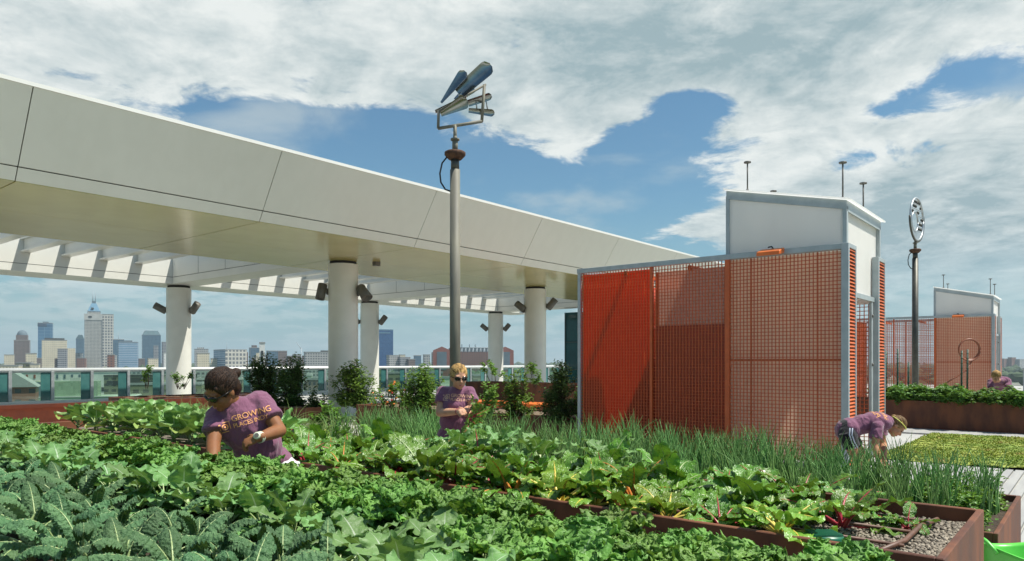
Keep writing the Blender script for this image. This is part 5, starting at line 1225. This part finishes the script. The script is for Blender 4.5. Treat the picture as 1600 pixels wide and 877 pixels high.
    def onell(d): d = d.normalized(); return C0_+Vector((d.x*Rr.x, d.y*Rr.y, d.z*Rr.z))
    ed = Vector((bd.x/Rr.x, (bd.y+.022)/Rr.y, (bd.z-.042)/Rr.z)).normalized()
    for i in range(170):
        ph = rs.uniform(-2.3, 2.3); el = rs.uniform(.1,.75) if abs(ph) < 1.0 else rs.uniform(-.55,.6)
        d0 = Vector((math.sin(ph)*math.cos(el), math.cos(ph)*math.cos(el), math.sin(el))); pts = []
        for t in np.linspace(0, 1, 9):
            dq = d0.lerp(ed, t)
            if dq.length < .2: dq += Vector((0,0,.5))
            p = onell(dq+Vector((0,0,.18*math.sin(t*3.14)))); pts.append(hp(*(p*(1+rs.uniform(-.006,.006)))))
        rad_ = rs.uniform(.002,.0034)*hs; st.tube(pts, [rad_*(.3+1.2*math.sin(3.14*min(1,.15+t))) for t in np.linspace(0,.85,9)], 5, False)
    st.build('hair_strands', M[hairm_], ho)
    if specs:
        g = MB()
        for s_ in (-1, 1): g.tube([hp(s_*.06,.085,.014), hp(s_*.08,.04,.012), hp(s_*.08,-.02,.008)], .0042*hs, 6)
        g.tube([hp(-.06,.085,.018), hp(-.034,.1,.022), hp(0,.104,.014), hp(.034,.1,.022), hp(.06,.085,.018)], .004*hs, 6); gl = g.build('sunglasses', M['lens'], e)
        for s_ in (-1, 1):
            Mx = Matrix.Translation(hp(s_*.034,.091,.006)) @ HB.to_4x4() @ Matrix.Rotation(-s_*R(16),4,'Z')
            gg = MB(); gg.ell((0,0,0), .031*hs,.008*hs,.021*hs, None, 16, 8); g = MB(); g.add([Mx @ Vector(v) for v in gg.v], gg.f, None, True); g.build('lens', M['lens'], gl)
    if face_eyes:
        g = MB()
        for s_ in (-1, 1): g.ell(hp(s_*.031,.079,.008), .012*hs,.008*hs,.005*hs, HB, 10, 6)
        g.build('eyes', M['lens'], e)
        g = MB()
        for s_ in (-1, 1): g.capsule(hp(s_*.018,.087,.028), hp(s_*.046,.074,.03), .004*hs,.003*hs, 6)
        g.build('eyebrows', M[hairm_], e)
    g = MB(); g.ell(hp(0,.0905,-.0605), .019*hs,.007*hs,.0085*hs, HB, 12, 8); g.build('lips', M['lips'], e)
    return e, sh, j, hp, HB
def project(me, shirt, O, ex, ey, dr, mat, parent, name='lettering', off=.004):
    bv = BVHTree.FromPolygons([v.co for v in shirt.data.vertices], [p.vertices[:] for p in shirt.data.polygons])
    bm = bmesh.new(); bm.from_mesh(me); bmesh.ops.triangulate(bm, faces=bm.faces); bmesh.ops.subdivide_edges(bm, edges=[e_ for e_ in bm.edges if e_.calc_length() > .012], cuts=1); bm.to_mesh(me); bm.free()
    dr = Vector(dr).normalized(); ex = Vector(ex).normalized(); ex = (ex-dr*ex.dot(dr)).normalized(); ey = Vector(ey); ey = (ey-dr*ey.dot(dr)-ex*ey.dot(ex)).normalized()
    bad = []
    for v in me.vertices:
        p = Vector(O)+ex*v.co.x+ey*v.co.y; hit = bv.ray_cast(p-dr*.6, dr)
        if hit[0] is None: bad.append(v.index)
        else: v.co = hit[0]-dr*off
    if bad:
        bm = bmesh.new(); bm.from_mesh(me); bm.verts.ensure_lookup_table(); bmesh.ops.delete(bm, geom=[bm.verts[i] for i in bad], context='VERTS'); bm.to_mesh(me); bm.free()
    return link(name, me, mat, parent)
def logo(s):
    """square bracket with a ring inside"""
    mb = MB()
    def bar(x0,x1,y0,y1): mb.add([(x0,y0,0),(x1,y0,0),(x1,y1,0),(x0,y1,0)], [(0,1,2,3)])
    t = s*.13
    bar(-s,-s+t,-s,-s*.1); bar(-s,s*.5,-s,-s+t); bar(s-t,s,-s*.6,s); bar(-s*.3,s,s-t,s); bar(-s*1.1,-s*.7,s*.5,s*.75)
    k = 20; V = []; Fc = []
    for i in range(k):
        a = 2*math.pi*i/k; V += [(s*.62*math.cos(a), s*.62*math.sin(a), 0), (s*.4*math.cos(a), s*.4*math.sin(a), 0)]
    for i in range(k): n2 = (i+1) % k; Fc.append((2*i,2*n2,2*n2+1,2*i+1))
    mb.add(V, Fc); mb.add([(s*.18*math.cos(2*math.pi*i/10), s*.18*math.sin(2*math.pi*i/10), 0) for i in range(10)], [tuple(range(10))])
    return mb.mesh('emblem')
def shift(me, x, y): me.transform(Matrix.Translation((x, y, 0))); return me
Z = Vector((0,0,0))
# bending woman on the left
base = Vector((-1.74, 5.2, 0))
jj = dict(head=J(347,610,4.83), f=(-.52,-.6,-.58), u=(-.22,-.55,.78), neck=J(364,636,4.93), sh2=J(339,651,4.93), sh1=J(407,626,5.02), chest=J(384,664,4.99), waist=J(402,698,5.07), pelvis=J(413,730,5.15),
          el2=J(333,694,4.78), wr2=J(333,730,4.64), el1=J(437,673,4.93), wr1=J(404,684,4.74), hip1=Vector((-1.64,5.18,.9)), hip2=Vector((-1.86,5.14,.9)), kn1=Vector((-1.62,5.14,.5)), kn2=Vector((-1.86,5.06,.5)), an1=Vector((-1.62,5.25,.085)), an2=Vector((-1.86,5.2,.085)), toe=base, toedir=base+Vector((-.02,-.17,0)))
pl, shl, jl, hpl, HBl = person('person in a purple printed shirt and sunglasses bending over the kale bed', base, jj, 'skin_dark', 'hair_dark', 1.12, {'1': ((-.92,-.12,-.38),(-.3,.55,-.8),(0,-.2,1),1.0), '2': ((0,-.3,-.95),(.2,1,0),(1,0,0),.5)}, 'whitecloth', True, ((.0,-.125,.035),(.034,.036,.032)), .0066, .62, True, 1.12, bangs=True)
O = J(383,655,4.9)-base; ex = (.955,.05,.285); ey = (-.27,-.2,.95); dr = (J(383,655,4.9)-Vector((0,0,ZC))).normalized()
project(shift(text_mesh('GROWING', .056, 0, 'LEFT', .92), -.085, .006), shl, O, ex, ey, dr, M['print'], shl, off=.006)
project(shift(text_mesh('PLACES INDY', .043, 0, 'LEFT', .88), -.085, -.038), shl, O, ex, ey, dr, M['print'], shl, off=.006)
project(shift(logo(.034), -.135, -.014), shl, O, ex, ey, dr, M['print'], shl, 'emblem', off=.006)
wr = jl['wr1']; d = (jl['wr1']-jl['el1']).normalized()
mb = MB(); wb = basis((0,0,1), d).to_4x4(); mb.lathe([(.036,-.014),(.0385,-.012),(.0385,.012),(.036,.014)], wr-d*.012, 20, wb); w_ = mb.build('watch', M['watch'], pl)
mb = MB(); c_ = wr-d*.012+Vector((-.005,-.032,.012)); nf = Vector((-.1,-.93,.35)).normalized(); q3 = basis(d, nf).to_4x4(); mb.lathe([(.001,.0),(.024,0),(.024,.012),(.016,.014)], c_, 18, q3); mb.build('watch_case', M['watch'], w_); mb = MB(); mb.lathe([(.015,.0142),(.001,.0146)], c_, 14, q3); mb.build('dial', M['lampgrey'], w_)
# standing woman
base = Vector((-.545, 6.97, 0))
jj = dict(head=J(717,590,6.86), f=(.3,-.88,-.2), u=(.06,-.2,.95), neck=J(715,612,6.93), sh2=J(693,613,6.96), sh1=J(733,614.5,6.92), chest=J(713,634,6.94), waist=J(711,660,6.95), pelvis=J(710,685,6.98),
          el2=J(687,645,6.88), wr2=J(721,643,6.67), el1=J(739,641,6.86), wr1=J(731,649,6.64), hip1=Vector((-.45,6.97,.9)), hip2=Vector((-.64,6.97,.9)), kn1=Vector((-.44,6.94,.49)), kn2=Vector((-.65,6.94,.49)), an1=Vector((-.44,7.0,.085)), an2=Vector((-.66,7.0,.085)), toe=base, toedir=base+Vector((.02,-.17,0)))
pm_, shm, jm, hpm, HBm = person('person with fair hair and dark sunglasses standing with a bunch of chard', base, jj, 'skin_light', 'hair_fair', .97, {'2': ((.95,-.1,.1),(0,.6,-.6),(0,-.1,1),.9), '1': ((-.3,-.6,.3),(-.6,.2,-.4),(0,0,1),1.1)}, 'denim', False, ((0,-.12,.02),(.03,.035,.03)), .0075, .55, True, .95)
O = J(714,621,6.8)-base; dr = (O+base-Vector((0,0,ZC))).normalized()
project(shift(text_mesh('GROWING', .046, 0, 'LEFT', .95), -.06, .0), shm, O, (1,0,-.06), (0,0,1), dr, M['printpink'], shm)
project(shift(text_mesh('PLACES INDY', .036, 0, 'LEFT', .92), -.06, -.034), shm, O, (1,0,-.06), (0,0,1), dr, M['printpink'], shm)
project(shift(logo(.03), -.1, -.006), shm, O, (1,0,-.06), (0,0,1), dr, M['printpink'], shm, 'emblem')
mb = MB(); d = (jm['wr2']-jm['el2']).normalized(); wb = basis((0,0,1), d).to_4x4(); mb.lathe([(.029,-.006),(.031,0),(.029,.006)], jm['wr2']-d*.03, 16, wb); mb.lathe([(.03,-.005),(.032,0),(.03,.005)], jm['wr2']-d*.05, 16, wb); mb.build('bracelet', M['bracelet'], pm_)
e = empty('chard_bunch', 'bunch of glossy red stemmed chard held by the standing person', 'chard bunch', J(728,651,6.6))
a, b = get_proto('chard', 2, 'chardred', 'stalkred'); a2, b2 = get_proto('chard', 4, 'chard', 'stalkred')
for k, (mm, name) in enumerate(((a,'leaves'),(b,'stalks'),(a2,'leaves'),(b2,'stalks'))):
    o = link(name, mm, None, e); o.rotation_euler = (R(20)-(k//2)*R(30), R(100+(k//2)*14), R(0)); o.scale = (.62,.62,.7)
# bending woman by the shelter
base = Vector((4.05, 8.6, .035))
jj = dict(head=J(1400,667,8.53), f=(.5,-.3,-.81), u=(.8,-.12,.55), neck=J(1384,659,8.57), sh2=J(1371,667,8.42), sh1=J(1374,661,8.74), chest=J(1366,660,8.58), waist=J(1346,664,8.6), pelvis=J(1326,671,8.62),
          el2=J(1367,697,8.37), wr2=J(1374,723,8.3), el1=J(1380,694,8.72), wr1=J(1382,722,8.5), hip2=J(1324,681,8.5), hip1=J(1325,680,8.72), kn2=J(1341,723,8.5), kn1=J(1353,722,8.74), an2=Vector((4.05,8.5,.12)), an1=Vector((4.17,8.74,.12)), toe=base, toedir=base+Vector((.17,0,0)))
pr, shr, jr, hpr, HBr = person('person in black shorts with a lime headband bending beside the mesh shelter', base, jj, 'skin_tan', 'hair_blond', .98, {'2': ((.25,-.2,-.9),(.8,.3,.2),(0,-1,0),.5), '1': ((.25,-.4,-.85),(.8,0,.2),(0,-1,0),.5)}, 'blackcloth', True, ((.0,-.1,.05),(.036,.04,.036)), .008, .62, False, .98, True)
mb = MB(); mb.tube([hpr(.088*math.cos(t), -.02+.104*math.sin(t), .055+.018*math.sin(t)) for t in np.linspace(0,2*math.pi,29)], .006, 6); mb.build('headband', M['limeyellow'], pr)
O = J(1368,648,8.56)-base
project(shift(text_mesh('GROWING', .075, 0, 'CENTER', .95), 0, .02), shr, O, (-.1,1,0), (1,.1,0), (.08,.0,-1), M['print'], shr)
project(shift(text_mesh('PLACES', .075, 0, 'CENTER', .95), 0, -.06), shr, O, (-.1,1,0), (1,.1,0), (.08,.0,-1), M['print'], shr)
mb = MB()
for dx in (0, .03): mb.tube([jr['hip2']+Vector((dx-.02,-.108,.1)), jr['hip2']+Vector((dx-.03,-.116,.02)), jr['hip2']+Vector((dx,-.118,-.07)), jr['hip2']+Vector((dx+.05,-.1,-.14))], .007, 5)
mb.build('side_stripe', M['stripe'], pr)
# far woman behind the tomatoes
base = Vector((12.98, 19.35, .004))
jj = dict(head=J(1556,589,18.4), f=(-.2,-.72,-.66), u=(-.05,-.66,.74), neck=J(1559,594,18.66), sh2=J(1548,596,18.74), sh1=J(1575,596,18.8), chest=J(1562,597,18.95), waist=J(1563,605,19.18), pelvis=J(1564,612,19.36),
          el2=J(1549,614,18.5), wr2=J(1551,622,18.25), el1=J(1575,614,18.55), wr1=J(1570,623,18.3), hip2=Vector((12.9,19.36,.88)), hip1=Vector((13.1,19.36,.88)), kn2=Vector((12.88,19.32,.48)), kn1=Vector((13.12,19.32,.48)), an2=Vector((12.88,19.4,.085)), an1=Vector((13.12,19.4,.085)), toe=base, toedir=base+Vector((0,-.17,0)))
person('person with fair hair bowed over the far tomato planter', base, jj, 'skin_light', 'hair_fair', 1.15, {'2': ((0,-.5,-.8),(0,.5,-.5),(1,0,0),.5), '1': ((0,-.5,-.8),(0,.5,-.5),(-1,0,0),.5)}, 'denim', False, ((.0,-.1,.05),(.04,.045,.04)), .011, .6, False, 1.2, True)
SC.cycles.use_denoising = True
SC.cycles.max_bounces = 8; SC.cycles.transparent_max_bounces = 24; SC.cycles.volume_bounces = 0
SC.cycles.sample_clamp_indirect = 6
